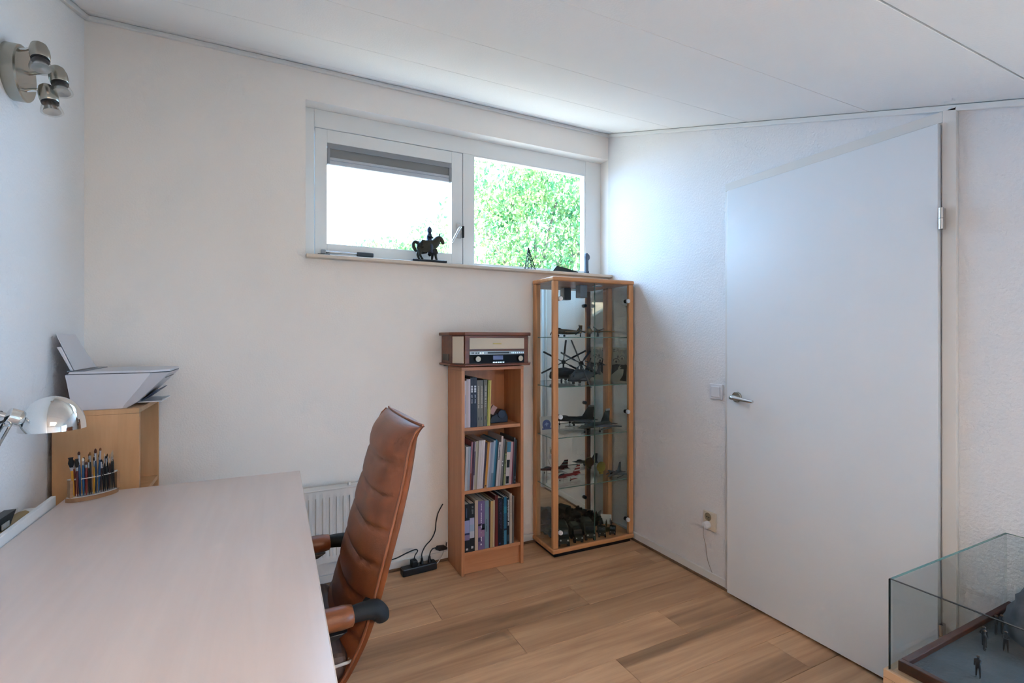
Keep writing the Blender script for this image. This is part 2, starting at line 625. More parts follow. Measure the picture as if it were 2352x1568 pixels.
# espagnolette handle
hd = B(-1.075, -1.045, .080, .088, 1.895, 1.985).build('window_handle', STEEL, sash_o, bevel=.003, world=True)
MB().tube([(-1.06, .082, 1.955), (-1.06, .052, 1.955), (-1.072, .048, 1.94), (-1.115, .046, 1.86)], [.008, .008, .0075, .0055], 10, 4).build('lever', CHROME, hd, smooth=50, world=True)
B(-1.038, -1.028, .074, .088, 1.90, 1.97).build('latch', BLACK, hd, world=True)
# window stay
st = B(-1.86, -1.80, .060, .084, 1.7345, 1.739).build('window_stay', BLACK, win, world=True)
MB().cyl((-1.835, .07, 1.752), (-1.70, .07, 1.752), .006, n=10).cyl((-1.70, .07, 1.752), (-1.58, .07, 1.752), .0045, n=10).build('rod', STEEL, st, smooth=40, world=True)
B(-1.845, -1.82, .06, .08, 1.739, 1.762).build('knob', PLAS_G, st, bevel=.004, world=True)
B(-1.66, -1.57, .062, .08, 1.739, 1.762).build('clamp', pmat('dark_grey_plastic', '#3c4046', .5), st, bevel=.004, world=True)

sill = struct(B(-1.925, -.0005, -.048, .0855, 1.7005, 1.7185).build('trim_6', STONE, bevel=.003), 'pale stone window sill')

# pleated blind in the sash
BL_G = pmat('blind_grey', '#d2d0ce', 0.8)
BL_L = pmat('blind_rail_aluminium', '#b9bcc4', 0.4)
bl = thing('pleated_blind', 'grey pleated blind drawn up at the top of the left window pane', 'blind', (-1.46, .108, 2.23))
B(-1.808, -1.107, .094, .1165, 2.322, 2.343).build('head_rail', PLAS_G, bl, bevel=.002, world=True)
mb = MB()
zz = 2.3215
for i in range(9):
    z0 = zz - .0055
    mb.prism([(.099, zz - .0028), (.114, zz), (.114, z0)], 'x', -1.795, -1.118)
    zz = z0
mb.build('pleat_stack', BL_G, bl, world=True)
B(-1.80, -1.113, .096, .115, 2.256, 2.2715).build('upper_rail', BL_L, bl, bevel=.003, world=True)
B(-1.80, -1.113, .097, .115, 2.232, 2.2545).build('bottom_rail', BL_L, bl, bevel=.003, world=True)
for x0 in (-1.811, -1.117):
    B(x0, x0 + .014, .09, .1165, 2.232, 2.3215).build('side_guide', PLAS_G, bl, bevel=.002, world=True)
B(-1.8115, -1.1075, .0895, .0935, 2.315, 2.3445).build('cover_strip', PLAS_G, bl, world=True)

# ------------------------------------------------------------------ door
door = struct(thing('door_1', None, None, (0, -1.44, 0)), 'plain white flush door')
B(-.034, -.0125, -1.004, -1.874, .012, 2.029).build('door_leaf', DOORM, door, bevel=.002, world=True)
mb = MB()
mb.box(-.012, -.0005, -.975, -1.004, .0, 2.072).box(-.012, -.0005, -1.874, -1.918, .0, 2.072).box(-.012, -.0005, -1.004, -1.874, 2.029, 2.072)
mb.box(-.018, -.0122, -1.880, -1.918, .0, 2.072).box(-.018, -.0122, -.98, -1.88, 2.034, 2.072)
mb.build('door_frame', DFRAME, door, bevel=.0015, world=True)
# lever handle
hh = MB().cyl((-.034, -1.066, 1.0), (-.044, -1.066, 1.0), .026, n=28).build('handle_rose', NICKEL, door, smooth=40, bevel=.002, world=True)
MB().tube([(-.044, -1.066, 1.0), (-.075, -1.064, 1.0), (-.088, -1.075, 1.0), (-.086, -1.10, .999), (-.082, -1.14, .995), (-.080, -1.185, .992)], [.010, .010, .0105, .010, .0085, .007], 12, 5).build('lever', STEEL, hh, smooth=60, world=True)
for z in (.236, 1.662):
    hg = MB().cyl((-.043, -1.887, z), (-.043, -1.887, z + .035), .0075, n=16).cyl((-.043, -1.887, z + .037), (-.043, -1.887, z + .072), .0075, n=16).build('hinge', STEEL, door, smooth=40, world=True)
    B(-.042, -.0185, -1.880, -1.890, z, z + .072).build('hinge_leaf', STEEL, hg, world=True)

# light switch and socket
sw = thing('light_switch', 'square white rocker light switch on the wall left of the door handle', 'switch', (0, -.914, 1.01))
B(-.010, -.0006, -.874, -.954, .97, 1.05).build('plate', PLAS_W, sw, bevel=.003, world=True)
B(-.016, -.0101, -.886, -.942, .982, 1.038).build('rocker', PLAS_W, sw, bevel=.003, world=True)
SOCK = pmat('aged_ivory_plastic', '#d0c3b2', 0.5)
so = thing('wall_socket', 'ivory double wall socket low down left of the door', 'socket', (0, -.874, .33))
B(-.014, -.0006, -.834, -.914, .275, .372).build('plate', SOCK, so, bevel=.004, world=True)
mb = MB().lathe([(.021, 0), (.021, .0016), (.0175, .0016), (.0165, .0004), (0, .0004)], 24, M=Matrix.Translation((-.0141, -.868, .344)) @ Matrix.Rotation(R(-90), 4, 'Y'), cap=False)
ring = mb.build('socket_face', pmat('socket_recess', '#8d7d62', .6), so, smooth=40, world=True)
for dy in (-.007, .007):
    MB().cyl((-.0145, -.868 + dy, .344), (-.0165, -.868 + dy, .344), .0026, n=10).build('pin_hole', BLACKM, ring, world=True)
pl = thing('power_plug', 'round white plug with a thin cord in the lower wall socket', 'plug', (-.015, -.868, .303))
MB().lathe([(.0195, 0), (.0195, .02), (.015, .03), (.006, .033), (0, .033)], 20, M=Matrix.Translation((-.0145, -.868, .303)) @ Matrix.Rotation(R(-90), 4, 'Y')).build('plug_body', PLAS_W, pl, smooth=40, world=True)
MB().tube([(-.046, -.868, .302), (-.049, -.868, .285), (-.035, -.858, .24), (-.012, -.850, .19), (-.008, -.857, .12), (-.010, -.880, .075), (-.012, -.893, .058)], .0018, 6, 6).build('cord', pmat('cord_grey', '#a49a92', .6), pl, smooth=60, world=True)

# ------------------------------------------------------------------ radiator
rd = thing('radiator', 'white ribbed panel radiator below the window behind the chair', 'radiator', (-1.97, -.07, .16))
x0, x1, z0, z1 = -2.42, -1.52, .16, .522
prof = []
pitch = .0325
n = int((x1 - x0 - .04) / pitch)
mb = MB()
for side in (-.105,):
    rings = []
    xs = []
    for i in range(n):
        xa = x0 + .02 + i * pitch
        xs += [(xa, 0), (xa + .010, 0), (xa + .013, .008), (xa + .0265, .008), (xa + .0295, 0)]
    xs = [(x0, 0)] + xs + [(x1, 0)]
    zs = [(z0, 0), (z0 + .03, 0), (z0 + .045, 1), (z1 - .05, 1), (z1 - .035, 0), (z1, 0)]
    mb.rings([[(x, side + d * k, z) for x, d in xs] for z, k in zs], closed=False, cap=False)
mb.box(x0, x1, -.096, -.094, z0, z1)
mb.build('front_panel', RADI, rd, smooth=35, world=True)
B(x0 - .003, x1 + .003, -.1065, -.035, z1 + .0005, z1 + .007).build('top_grille', RADI, rd, bevel=.003, world=True)
for xx in (x0 - .003, x1):
    B(xx, xx + .003, -.1065, -.035, z0, z1).build('side_cover', RADI, rd, world=True)
MB().cyl((-1.72, -.07, z1 + .007), (-1.72, -.07, z1 + .02), .010, .007, 12).build('air_valve', RADI, rd, smooth=40, world=True)
for xx in (-2.3, -1.62):
    B(xx, xx + .03, -.034, -.0006, .2, .48).build('wall_bracket', RADI, rd, world=True)

# ------------------------------------------------------------------ bookcase
bc = thing('bookcase', 'narrow beech bookcase with three shelves of books beside the glass cabinet', 'bookcase', (-.974, -.12, 0))
bx0, bx1, by0, by1, T = -1.163, -.785, -.238, -.016, .018
for xx in (bx0, bx1 - T):
    B(xx, xx + T, by0, by1, .0005, 1.1125).build('side_panel', BEECH, bc, bevel=.0008, world=True)
B(bx0, bx1, by0 - .001, by1, 1.113, 1.131).build('top_board', BEECHX, bc, bevel=.0008, world=True)
for z in (.783, .440, .104):
    B(bx0 + T, bx1 - T, by0 + .008, by1 - .004, z, z + T).build('shelf', BEECHX, bc, bevel=.0008, world=True)
B(bx0 + T, bx1 - T, by0 + .02, by0 + .036, .002, .1035).build('plinth', BEECHX, bc, world=True)
B(bx0 + T, bx1 - T, by1 - .0035, by1, .002, 1.1125).build('back_panel', BEECH, bc, world=True)
SH = [.801, .458, .122]

COVER = {}


def cover(h, rough=.45):
    return pmat('cover_' + h.strip('#'), h, rough)


def book(label, xr, t, h, d, z, col, lean=0.0, marks=(), yf=-.226, grp='books in the bookcase', name='book'):
    """origin at the lower right corner of the spine; spine faces the room"""
    o = thing(name, label, 'book', (xr, yf, z + .0004), (0, R(lean), 0), grp)
    c = .0012
    MB().box(-t, -t + c, 0, d, 0, h).box(-c, 0, 0, d, 0, h).box(-t + c, -c, 0, c, 0, h).build('cover', cover(col), o)
    B(-t + c + .0001, -c - .0001, c + .0001, d - .003, .003, h - .003).build('pages', PAPER, o)
    for (z0, z1, f0, f1, mc) in marks:
        B(-t + f0 * t, -t + f1 * t, -.0005, -.0001, z0 * h, z1 * h).build('spine_print', cover(mc), o)
    return o


def lines(f0, f1, z0, z1, n, colr, gap=.25):
    """a column of letter-sized marks running along the spine"""
    out = []
    s = (z1 - z0) / n
    rnd = random.Random(int(z0 * 1000) + n)
    for i in range(n):
        if rnd.random() < .14:
            continue
        out.append((z0 + i * s, z0 + (i + 1 - gap) * s, f0 + .1 * rnd.random(), f1, colr))
    return tuple(out)


ORD = ['first', 'second', 'third', 'fourth', 'fifth', 'sixth', 'seventh', 'eighth', 'ninth', 'tenth', 'eleventh', 'twelfth', 'thirteenth', 'fourteenth',
       'fifteenth', 'sixteenth', 'seventeenth', 'eighteenth', 'nineteenth', 'twentieth', 'twenty-first', 'twenty-second', 'twenty-third', 'twenty-fourth',
       'twenty-fifth', 'twenty-sixth', 'twenty-seventh', 'twenty-eighth', 'twenty-ninth', 'thirtieth']

# top shelf
X0 = bx0 + T + .002
top = [
    (.0125, .255, '#b9b3bd', 'slim white book', 0, ((.3, .7, .35, .5, '#7c7c96'),)),
    (.0095, .264, '#b5a8a8', 'slim pale pink book', 0, ()),
    (.0125, .264, '#c2b6bf', 'slim white book', 0, ()),
    (.0185, .272, '#14162c', 'navy book with white print on the spine', 0, ((.80, .835, .2, .75, '#c9cbd2'), (.74, .785, .2, .75, '#c9cbd2'), (.70, .735, .2, .75, '#c9cbd2')) + lines(.3, .6, .48, .68, 9, '#b9bcc8')),
    (.0190, .272, '#15172e', 'navy book with white print on the spine', 0, ((.80, .835, .2, .75, '#c9cbd2'), (.74, .785, .2, .75, '#c9cbd2'), (.70, .735, .2, .75, '#c9cbd2')) + lines(.3, .6, .48, .68, 9, '#b9bcc8')),
    (.0185, .256, '#6c675c', 'grey annual with pale lettering', 0, lines(.3, .75, .40, .88, 22, '#a7a292') + ((.14, .2, .4, .6, '#2c2a26'),)),
    (.0190, .256, '#6d685d', 'grey annual with pale lettering', 0, lines(.3, .75, .40, .88, 22, '#a7a292') + ((.14, .2, .4, .6, '#2c2a26'),)),
    (.0205, .257, '#676256', 'grey annual with pale lettering', .6, lines(.3, .75, .40, .88, 20, '#a7a292') + ((.14, .22, .4, .6, '#2c2a26'),)),
    (.0085, .253, '#a9a748', 'slim lime green booklet', 1.6, ()),
    (.0085, .253, '#c8b25e', 'slim yellow booklet', 1.8, ()),
]
x = X0
for i, (t, h, c, d, ln, mk) in enumerate(top):
    x += t + .0004 + h * math.sin(R(max(0, ln - (top[i - 1][4] if i else 0)))) * .3
    book('%s, %s from left on the top shelf' % (d, ORD[i]), x, t, h, .185, SH[0], c, ln, mk, grp='books on the top shelf')
# middle shelf: thin magazines, leaning to the right
mid = [
    (.0150, .238, '#a7a6aa', 'pale grey magazine', 1.8, ()), (.0130, .238, '#8b95a0', 'blue grey magazine', 2.0, ()),
    (.0070, .262, '#a46f74', 'pink and red magazine', 2.6, ((.0, .35, 0, 1, '#7b3a2c'),)), (.0110, .262, '#3a1b30', 'dark purple magazine', 2.6, ()),
    (.0060, .262, '#a79aa4', 'pale mauve magazine', 2.8, ((.3, .8, 0, 1, '#433a55'),)), (.0090, .264, '#a79c86', 'cream magazine', 3.0, ()),
    (.0075, .264, '#8f8470', 'dull cream magazine', 3.0, ()), (.0115, .266, '#beb5b5', 'white magazine', 3.2, ()),
    (.0110, .266, '#c6bdbb', 'white magazine', 3.4, ()), (.0115, .266, '#c9bfc2', 'white magazine', 3.6, ()),
    (.0090, .250, '#463640', 'dark mauve magazine', 4.4, ()), (.0130, .252, '#b87f38', 'orange magazine', 4.8, ((.03, .06, .2, .8, '#3a2a18'),)),
    (.0090, .250, '#b3a9ab', 'white magazine', 4.8, ()), (.0130, .250, '#7f8ba0', 'blue grey magazine', 4.8, ()),
    (.0120, .258, '#8fa0b2', 'light blue magazine', 4.8, ((.0, .3, 0, 1, '#5f7488'),)), (.0085, .262, '#2f6f8a', 'teal blue magazine', 4.8, ()),
    (.0060, .256, '#1b4d5c', 'dark teal magazine', 4.8, ()), (.0045, .250, '#15161f', 'thin black magazine', 4.8, ()),
    (.0140, .246, '#c2b8b6', 'white magazine with black lettering', 4.8, lines(.3, .75, .60, .95, 12, '#26242a')),
    (.0110, .278, '#b7a9a3', 'tall cream magazine', 4.4, ()), (.0110, .262, '#75706f', 'grey magazine with white dots', 4.2, ((.50, .53, .3, .7, '#d8d6d0'), (.42, .45, .3, .7, '#d8d6d0'))),
    (.0060, .258, '#28321f', 'dark green magazine', 4.0, ()), (.0100, .178, '#8f9160', 'short lime green booklet with black lettering', 3.6, lines(.3, .75, .35, .97, 14, '#1c1c16')),
    (.0230, .242, '#c2b6b2', 'white book with black squares and blue top', 3.2, ((.76, 1, 0, 1, '#31708a'), (.40, .58, .1, .9, '#0b0b0d'), (.03, .20, .1, .9, '#0b0b0d'), (.06, .13, .4, .55, '#b9b4b0'))),
    (.0130, .240, '#b08f93', 'pink magazine', 3.0, ()), (.0060, .240, '#6d2233', 'thin dark red magazine', 3.0, ()),
    (.0060, .262, '#4a4d4e', 'dark grey magazine', 2.6, ()), (.0110, .250, '#17181c', 'black book with faint white print', 2.2, ((.10, .17, .35, .65, '#8d8d90'), (.03, .07, .35, .65, '#8d8d90'))),
]
x = X0 + .002
pl_ = mid[0][4]
for i, (t, h, c, d, ln, mk) in enumerate(mid):
    x += t / math.cos(R(ln)) + .0004
    if i and ln < mid[i - 1][4]:
        x += min(h, mid[i - 1][1]) * (math.tan(R(mid[i - 1][4])) - math.tan(R(ln)))
    book('%s, %s from left on the middle shelf' % (d, ORD[i]), x, t, h, .19, SH[1], c, ln, mk, grp='magazines on the middle shelf', name='magazine')
# bottom shelf
low = [
    (.0300, .262, '#17171d', 'thick black book with a blue sky picture', 0, ((.40, .66, .0, 1, '#8f93b8'), (.36, .40, .0, 1, '#23264f'), (.25, .36, .0, 1, '#7f6f92'), (.04, .08, .3, .7, '#b9b2b0')) + lines(.3, .5, .72, .92, 10, '#4c5878')),
    (.0300, .262, '#141417', 'thick black book with a pale sky picture', 0, ((.42, .56, .0, .9, '#8fa0b8'), (.56, .70, .0, .9, '#a0a0bd'), (.28, .42, .0, .9, '#b0b2bb'), (.06, .11, .3, .7, '#b9b2b0')) + lines(.35, .7, .76, .95, 8, '#6c6f70')),
    (.0185, .275, '#b7a28e', 'cream book', 0, ()),
    (.0390, .268, '#6f5a84', 'thick purple book with white lettering', 0, ((.49, .53, .0, .45, '#0f0c14'), (.40, .52, .6, 1, '#0f0c14'), (.17, .25, .0, .4, '#37305a'), (.26, .44, .05, .95, '#8d6a8c'), (.09, .12, .35, .55, '#d8d0d8')) + lines(.36, .56, .55, .95, 11, '#c9bccb') + lines(.36, .56, .17, .5, 10, '#d6cdd6')),
    (.0245, .264, '#6f8792', 'light blue book', 0, lines(.3, .5, .35, .62, 10, '#41515c')),
    (.0065, .222, '#5c2a38', 'thin maroon booklet', .8, ()),
    (.0145, .258, '#b89a66', 'cream yellow book', .8, ()), (.0100, .260, '#b7a486', 'slim cream book', .6, ()),
    (.0175, .285, '#641d18', 'tall dark red book', 0, ()),
    (.0260, .268, '#0d0e18', 'black book with violet lettering', 0, lines(.3, .42, .45, .97, 22, '#4b4470') + lines(.6, .74, .35, .97, 24, '#5d5686') + ((.03, .06, .2, .6, '#26347a'),)),
    (.0090, .264, '#0b0c0d', 'slim black book', 0, lines(.4, .6, .1, .9, 16, '#55605c')),
    (.0165, .268, '#22627f', 'bright blue book', 0, ((.30, .34, 0, 1, '#0f2b44'), (.0, .30, 0, 1, '#3c7893'), (.66, .8, 0, 1, '#2e7f93'))),
    (.0175, .262, '#101318', 'black book with bold white title', 0, lines(.35, .8, .40, .96, 22, '#c2c6c8') + ((.06, .2, .2, .8, '#2d4a58'),)),
    (.0150, .282, '#b0a293', 'tall cream book', 0, lines(.35, .65, .5, .95, 16, '#8d8072')),
    (.0110, .266, '#6d625a', 'slim grey brown book', .6, ()),
]
x = X0
for i, (t, h, c, d, ln, mk) in enumerate(low):
    x += t + .0008 + (h * math.sin(R(low[i - 1][4] - ln)) if i and low[i - 1][4] > ln else 0)
    book('%s, %s from left on the bottom shelf' % (d, ORD[i]), x, t, h, .185, SH[2], c, ln, mk, grp='books on the bottom shelf')

# tape dispenser on the top shelf
NAVY = pmat('navy_plastic', '#0c0e22', .35)
tp = thing('tape_dispenser', 'dark blue tape dispenser with a pink eraser beside the top shelf books', 'tape dispenser', (-.905, -.14, SH[0] + .0005))
MB().prism([(-.055, 0), (.055, 0), (.058, .03), (.04, .07), (.01, .078), (-.012, .055), (-.045, .04), (-.058, .015)], 'y', -.025, .025).build('body', NAVY, tp, bevel=.004)
MB().cyl((.012, -.026, .05), (.012, -.033, .05), .022, n=20).build('roll', pmat('tape_roll', '#20243a', .3), tp, smooth=40)
B(-.016, .016, -.007, .007, -.026, .026, M=Matrix.Translation((-.035, -.012, .0755)) @ Matrix.Rotation(R(32), 4, 'Y')).build('eraser', pmat('eraser_pink', '#b3938f', .7), tp, bevel=.002)

# ------------------------------------------------------------------ retro radio on the bookcase
RZ = 1.1315
ra = thing('retro_radio', 'brown wooden retro radio with cream speaker cloth on top of the bookcase', 'radio', (-.965, -.16, RZ))
def rpoly(o):
    return [(-1.205 - o, -.02 + o * .3), (-1.205 - o, -.195 - o * .4), (-1.160 - o * .5, -.283 - o), (-.780 + o * .5, -.283 - o), (-.730 + o, -.195 - o * .4), (-.730 + o, -.02 + o * .3)]


for k, (a, b_, c) in enumerate([(.006, .0145, .012), (.172, .190, .014)]):
    MB().prism(rpoly(c), 'z', RZ + a, RZ + b_ + (0.004 if k == 0 else 0)).build('moulding', WALNUT, ra, bevel=.004, world=True, seg=3)
MB().prism(rpoly(-.002), 'z', RZ + .0187, RZ + .1718).build('body', WALNUT, ra, bevel=.001, world=True)
for (a, b_) in ((-1.19, -.06), (-.745, -.06), (-1.12, -.22), (-.82, -.22)):
    MB().cyl((a, b_, RZ + .0003), (a, b_, RZ + .0058), .014, n=14).build('foot', BLACK, ra, world=True)
zb = RZ + .0187
fy = -.2812
B(-1.135, -.806, fy - .004, fy, zb + .080, zb + .140).build('speaker_cloth', CREAM, ra, bevel=.001, world=True)
GOLD = pmat('gold_badge', '#a58a4a', .35, .6)
B(-1.00, -.948, fy - .0048, fy - .0041, zb + .106, zb + .112).build('name_badge', GOLD, ra, world=True)
fp = B(-1.135, -.806, fy - .004, fy, zb + .003, zb + .0495).build('tuner_panel', pmat('radio_black', '#0b0b10', .55, spec=.2), ra, world=True)
tp_ = B(-1.135, -.806, fy - .004, fy, zb + .050, zb + .068).build('control_strip', pmat('radio_silver', '#8f8a86', .35, .6), ra, world=True)
B(-1.03, -.90, fy - .0046, fy - .0041, zb + .055, zb + .0635).build('cd_slot', BLACK, tp_, world=True)
for i in range(2):
    B(-1.124 + i * .008, -1.118 + i * .008, fy - .0046, fy - .0041, zb + .056, zb + .062).build('button', BLACK, tp_, world=True)
for i, xx in enumerate([-1.098, -1.085, -1.072, -1.059] + [-.884 + .0115 * j for j in range(7)]):
    MB().cyl((xx, fy - .004, zb + .0585), (xx, fy - .0065, zb + .0585), .0035, n=10).build('button', STEEL if i > 1 else BLACK, tp_, world=True)
for xx in (-1.092, -.836):
    kb = MB().cyl((xx, fy - .004, zb + .027), (xx, fy - .019, zb + .027), .0165, .0155, 24).build('dial_knob', BLACK, ra, smooth=40, world=True)
    MB().cyl((xx, fy - .0191, zb + .027), (xx, fy - .021, zb + .027), .0145, n=24).build('knob_cap', pmat('knob_cream', '#b5a692', .4, .3), kb, world=True)
B(-.998, -.938, fy - .0046, fy - .0041, zb + .021, zb + .044).build('display', pmat('lcd_blue_grey', '#55588a', .3), fp, world=True)
for i in range(5):
    B(-1.0 + i * .0145, -.989 + i * .0145, fy - .006, fy - .0041, zb + .0045, zb + .0095).build('preset_button', STEEL, fp, world=True)
# chamfered speaker panels and side vent
for sgn in (-1, 1):
    a, b_ = (Vector((-1.203, -.1956, 0)), Vector((-1.161, -.281, 0))) if sgn < 0 else (Vector((-.779, -.281, 0)), Vector((-.732, -.1956, 0)))
    dv = (b_ - a).normalized()
    nv = Vector((dv.y, -dv.x, 0))
    p, q = a + dv * .008 + nv * .0003, b_ - dv * .008 + nv * .0003
    po = [(p.x, p.y), (q.x, q.y), (q.x + nv.x * .004, q.y + nv.y * .004), (p.x + nv.x * .004, p.y + nv.y * .004)]
    MB().prism(po, 'z', zb + .004, zb + .148).build('side_speaker_cloth', CREAM, ra, world=True)
B(-1.2066, -1.2035, -.05, -.15, zb + .015, zb + .05).build('vent', pmat('vent_grey', '#4c4640', .5), ra, world=True)

# ------------------------------------------------------------------ glass display cabinet
CW, CD, CH = .594, .262, 1.652
dc = thing('display_cabinet', 'tall beech and glass display cabinet with models in the corner', 'display cabinet', (-.611, -.276, 0), (0, 0, R(-1.4)))
# local frame: x 0..CW to the right, y 0 (front) .. CD (back), z up
B(.02, CW - .02, .02, CD - .01, .0005, .024).build('plinth', BLACKM, dc)
B(0, CW, 0, CD, .0245, .052).build('bottom_board', BEECHCX, dc, bevel=.008, seg=3)
B(0, CW, 0, CD, CH - .026, CH).build('top_board', BEECHCX, dc, bevel=.008, seg=3)
PS = .036
for (a, b_) in ((.004, .004), (CW - .004 - PS, .004), (.004, CD - PS - .002), (CW - .004 - PS, CD - PS - .002)):
    B(a, a + PS, b_, b_ + PS - (.012 if b_ < .1 else 0), .0523, CH - .0263).build('corner_post', BEECHC, dc, bevel=.004)
B(.004 + PS + .001, CW - .004 - PS - .001, CD - .008, CD - .003, .0523, CH - .0263).build('mirror_back', MIRROR, dc)
for xx, nm in ((.012, 'side_pane'), (CW - .017, 'side_pane')):
    B(xx, xx + .005, PS - .006, CD - PS - .004, .0523, CH - .0263).build(nm, GLASS, dc)
half = CW / 2
for (a, b_) in ((.043, half - .0008), (half + .0008, CW - .043)):
    dr = B(a, b_, .006, .011, .056, CH - .030).build('glass_door', GLASS, dc)
    for (xx, w) in ((b_ - .0006 if a < .1 else a, .0006),):
        B(xx, xx + w, .0055, .0115, .056, CH - .030).build('polished_edge', GEDGE, dr)
for i, xx in enumerate((.051, CW - .051)):
    for z in (.147, .826, 1.522):
        MB().cyl((xx, .0055, z), (xx, -.006, z), .0135, .0125, 20).build('hinge_disc', pmat('hinge_disc_white', '#d6d6d8', .3), dc, smooth=40)
        MB().cyl((xx, .0115, z), (xx, .03, z), .013, .012, 16).build('hinge_cup', BLACK, dc, smooth=40)
SHZ = [1.296, 1.0, .697, .398]
for z in SHZ:
    g = B(.020, CW - .022, .032, CD - .011, z - .005, z).build('glass_shelf', GLASS, dc)
    B(.020, CW - .022, .0312, .0318, z - .005, z).build('shelf_edge', GEDGE, g)
    B(.0192, .0198, .032, CD - .011, z - .005, z).build('shelf_edge', GEDGE, g)
B(.272, .326, .13, .185, 1.545, CH - .0263).build('lamp_transformer', pmat('transformer_grey', '#6d7480', .4), dc, bevel=.004)
MB().cyl((.40, .13, CH - .0265), (.40, .13, CH - .032), .032, n=24).build('cabinet_spotlight', STEEL, dc, smooth=40)

dcM = Matrix.Translation((-.611, -.276, 0)) @ Matrix.Rotation(R(-1.4), 4, 'Z')


def incab(lx, ly, z):
    return tuple(dcM @ Vector((lx, ly, z)))


# --- model aircraft -------------------------------------------------------
def nosecone(pts, n=14):
    """fuselage along -x .. +x from (x, r_y, r_z, zc)"""
    return [[(x, ry * math.cos(2 * math.pi * k / n), zc + rz * math.sin(2 * math.pi * k / n)) for k in range(n)] for x, ry, rz, zc in pts]


def flat(poly, z0, z1, mb=None):
    return (mb or MB()).prism(poly, 'z', z0, z1)


def jet(name, label, loc, rotz, s, cb, cw, ct, wing, tailh=.30, stripes=None, tail_tip=None, pitch=0):
    """fighter model, nose toward -x, unit length 1, scaled by s"""
    o = thing(name, label, 'model aircraft', loc, (0, R(pitch), R(rotz)), 'model aircraft in the glass cabinet')
    S = Matrix.Scale(s, 4)
    g = .12
    MB().rings(nosecone([(-.5, .003, .003, g), (-.42, .02, .02, g), (-.3, .04, .042, g + .005), (-.15, .055, .058, g + .01), (.1, .065, .055, g), (.35, .055, .05, g), (.48, .04, .04, g), (.5, .03, .03, g)]), M=S).build('fuselage', cb, o, smooth=50)
    MB().ell((-.20, 0, g + .055), (.11, .026, .038), 12, 8, M=S).build('canopy', pmat('canopy_dark', '#1d2227', .12), o, smooth=60)
    for sg in (-1, 1):
        poly = [(x, y * sg) for x, y in wing]
        flat(poly, g - .012, g + .002).build('wing', cw, o) if False else MB().prism(poly, 'z', g - .014, g - .002, M=S).build('wing', cw, o)
        MB().prism([(.33, .03 * sg), (.45, .19 * sg), (.52, .19 * sg), (.48, .03 * sg)], 'z', g - .004, g + .006, M=S).build('tailplane', cw, o)
        MB().cyl((-.02, .16 * sg, .0), (-.02, .16 * sg, g - .01), .006, n=6, M=S).cyl((-.02, .15 * sg, .022), (-.02, .17 * sg, .022), .022, n=10, M=S).build('landing_gear', BLACK, o)
        MB().cyl((-.1, .26 * sg, g - .04), (.22, .26 * sg, g - .04), .018, .012, 8, M=S).build('drop_tank', cb, o, smooth=50)
    fin = [(.20, g + .04), (.38, g + tailh), (.50, g + tailh), (.48, g + .03)]
    f = MB().prism(fin, 'y', -.006, .006, M=S).build('tail_fin', ct, o)
    if stripes:
        for k in range(2):
            a, b_ = .09 + k * .09, .13 + k * .09
            MB().prism([(.245 + k * .07, g + a), (.275 + k * .07, g + b_), (.495, g + b_), (.492, g + a)], 'y', -.0075, .0075, M=S).build('fin_stripe', stripes, f)
    if tail_tip:
        MB().prism([(.355, g + tailh - .04), (.379, g + tailh + .002), (.501, g + tailh + .002), (.498, g + tailh - .04)], 'y', -.0075, .0075, M=S).build('fin_tip', tail_tip, f)
    MB().cyl((-.3, 0, 0), (-.3, 0, g - .02), .006, n=6, M=S).cyl((-.3, -.01, .018), (-.3, .01, .018), .018, n=10, M=S).build('nose_gear', BLACK, o)
    return o


DELTA = [(-.12, .05), (.30, .42), (.36, .42), (.34, .05)]
SWEPT = [(-.10, .05), (.10, .36), (.22, .36), (.17, .05)]
GREENC = pmat('camouflage_green', '#2f3a36', .6, var=.45, vscale=22)
GREYJ = pmat('model_grey', '#5f6467', .55, var=.15, vscale=20)
BLUEG = pmat('model_blue_grey', '#4c545e', .55, var=.25, vscale=18)
TANC = pmat('camouflage_tan', '#8a6a3e', .6, var=.35, vscale=20)
REDM = pmat('model_red', '#7c1c1c', .45)
WHM = pmat('model_white', '#c3c0bc', .45)
jet('jet_model', 'dark green camouflaged jet model on the third glass shelf', incab(.375, .125, SHZ[2] + .0005), 14, .31, GREENC, BLUEG, GREENC, DELTA, .30, None, WHM)
jet('jet_model', 'red and white striped jet model on the lowest glass shelf', incab(.20, .165, SHZ[3] + .0005), 8, .21, REDM, WHM, REDM, SWEPT, .26, WHM)
jet('jet_model', 'small grey delta jet model at the right of the lowest glass shelf', incab(.50, .085, SHZ[3] + .0005), 24, .18, GREYJ, GREYJ, GREYJ, DELTA, .34)

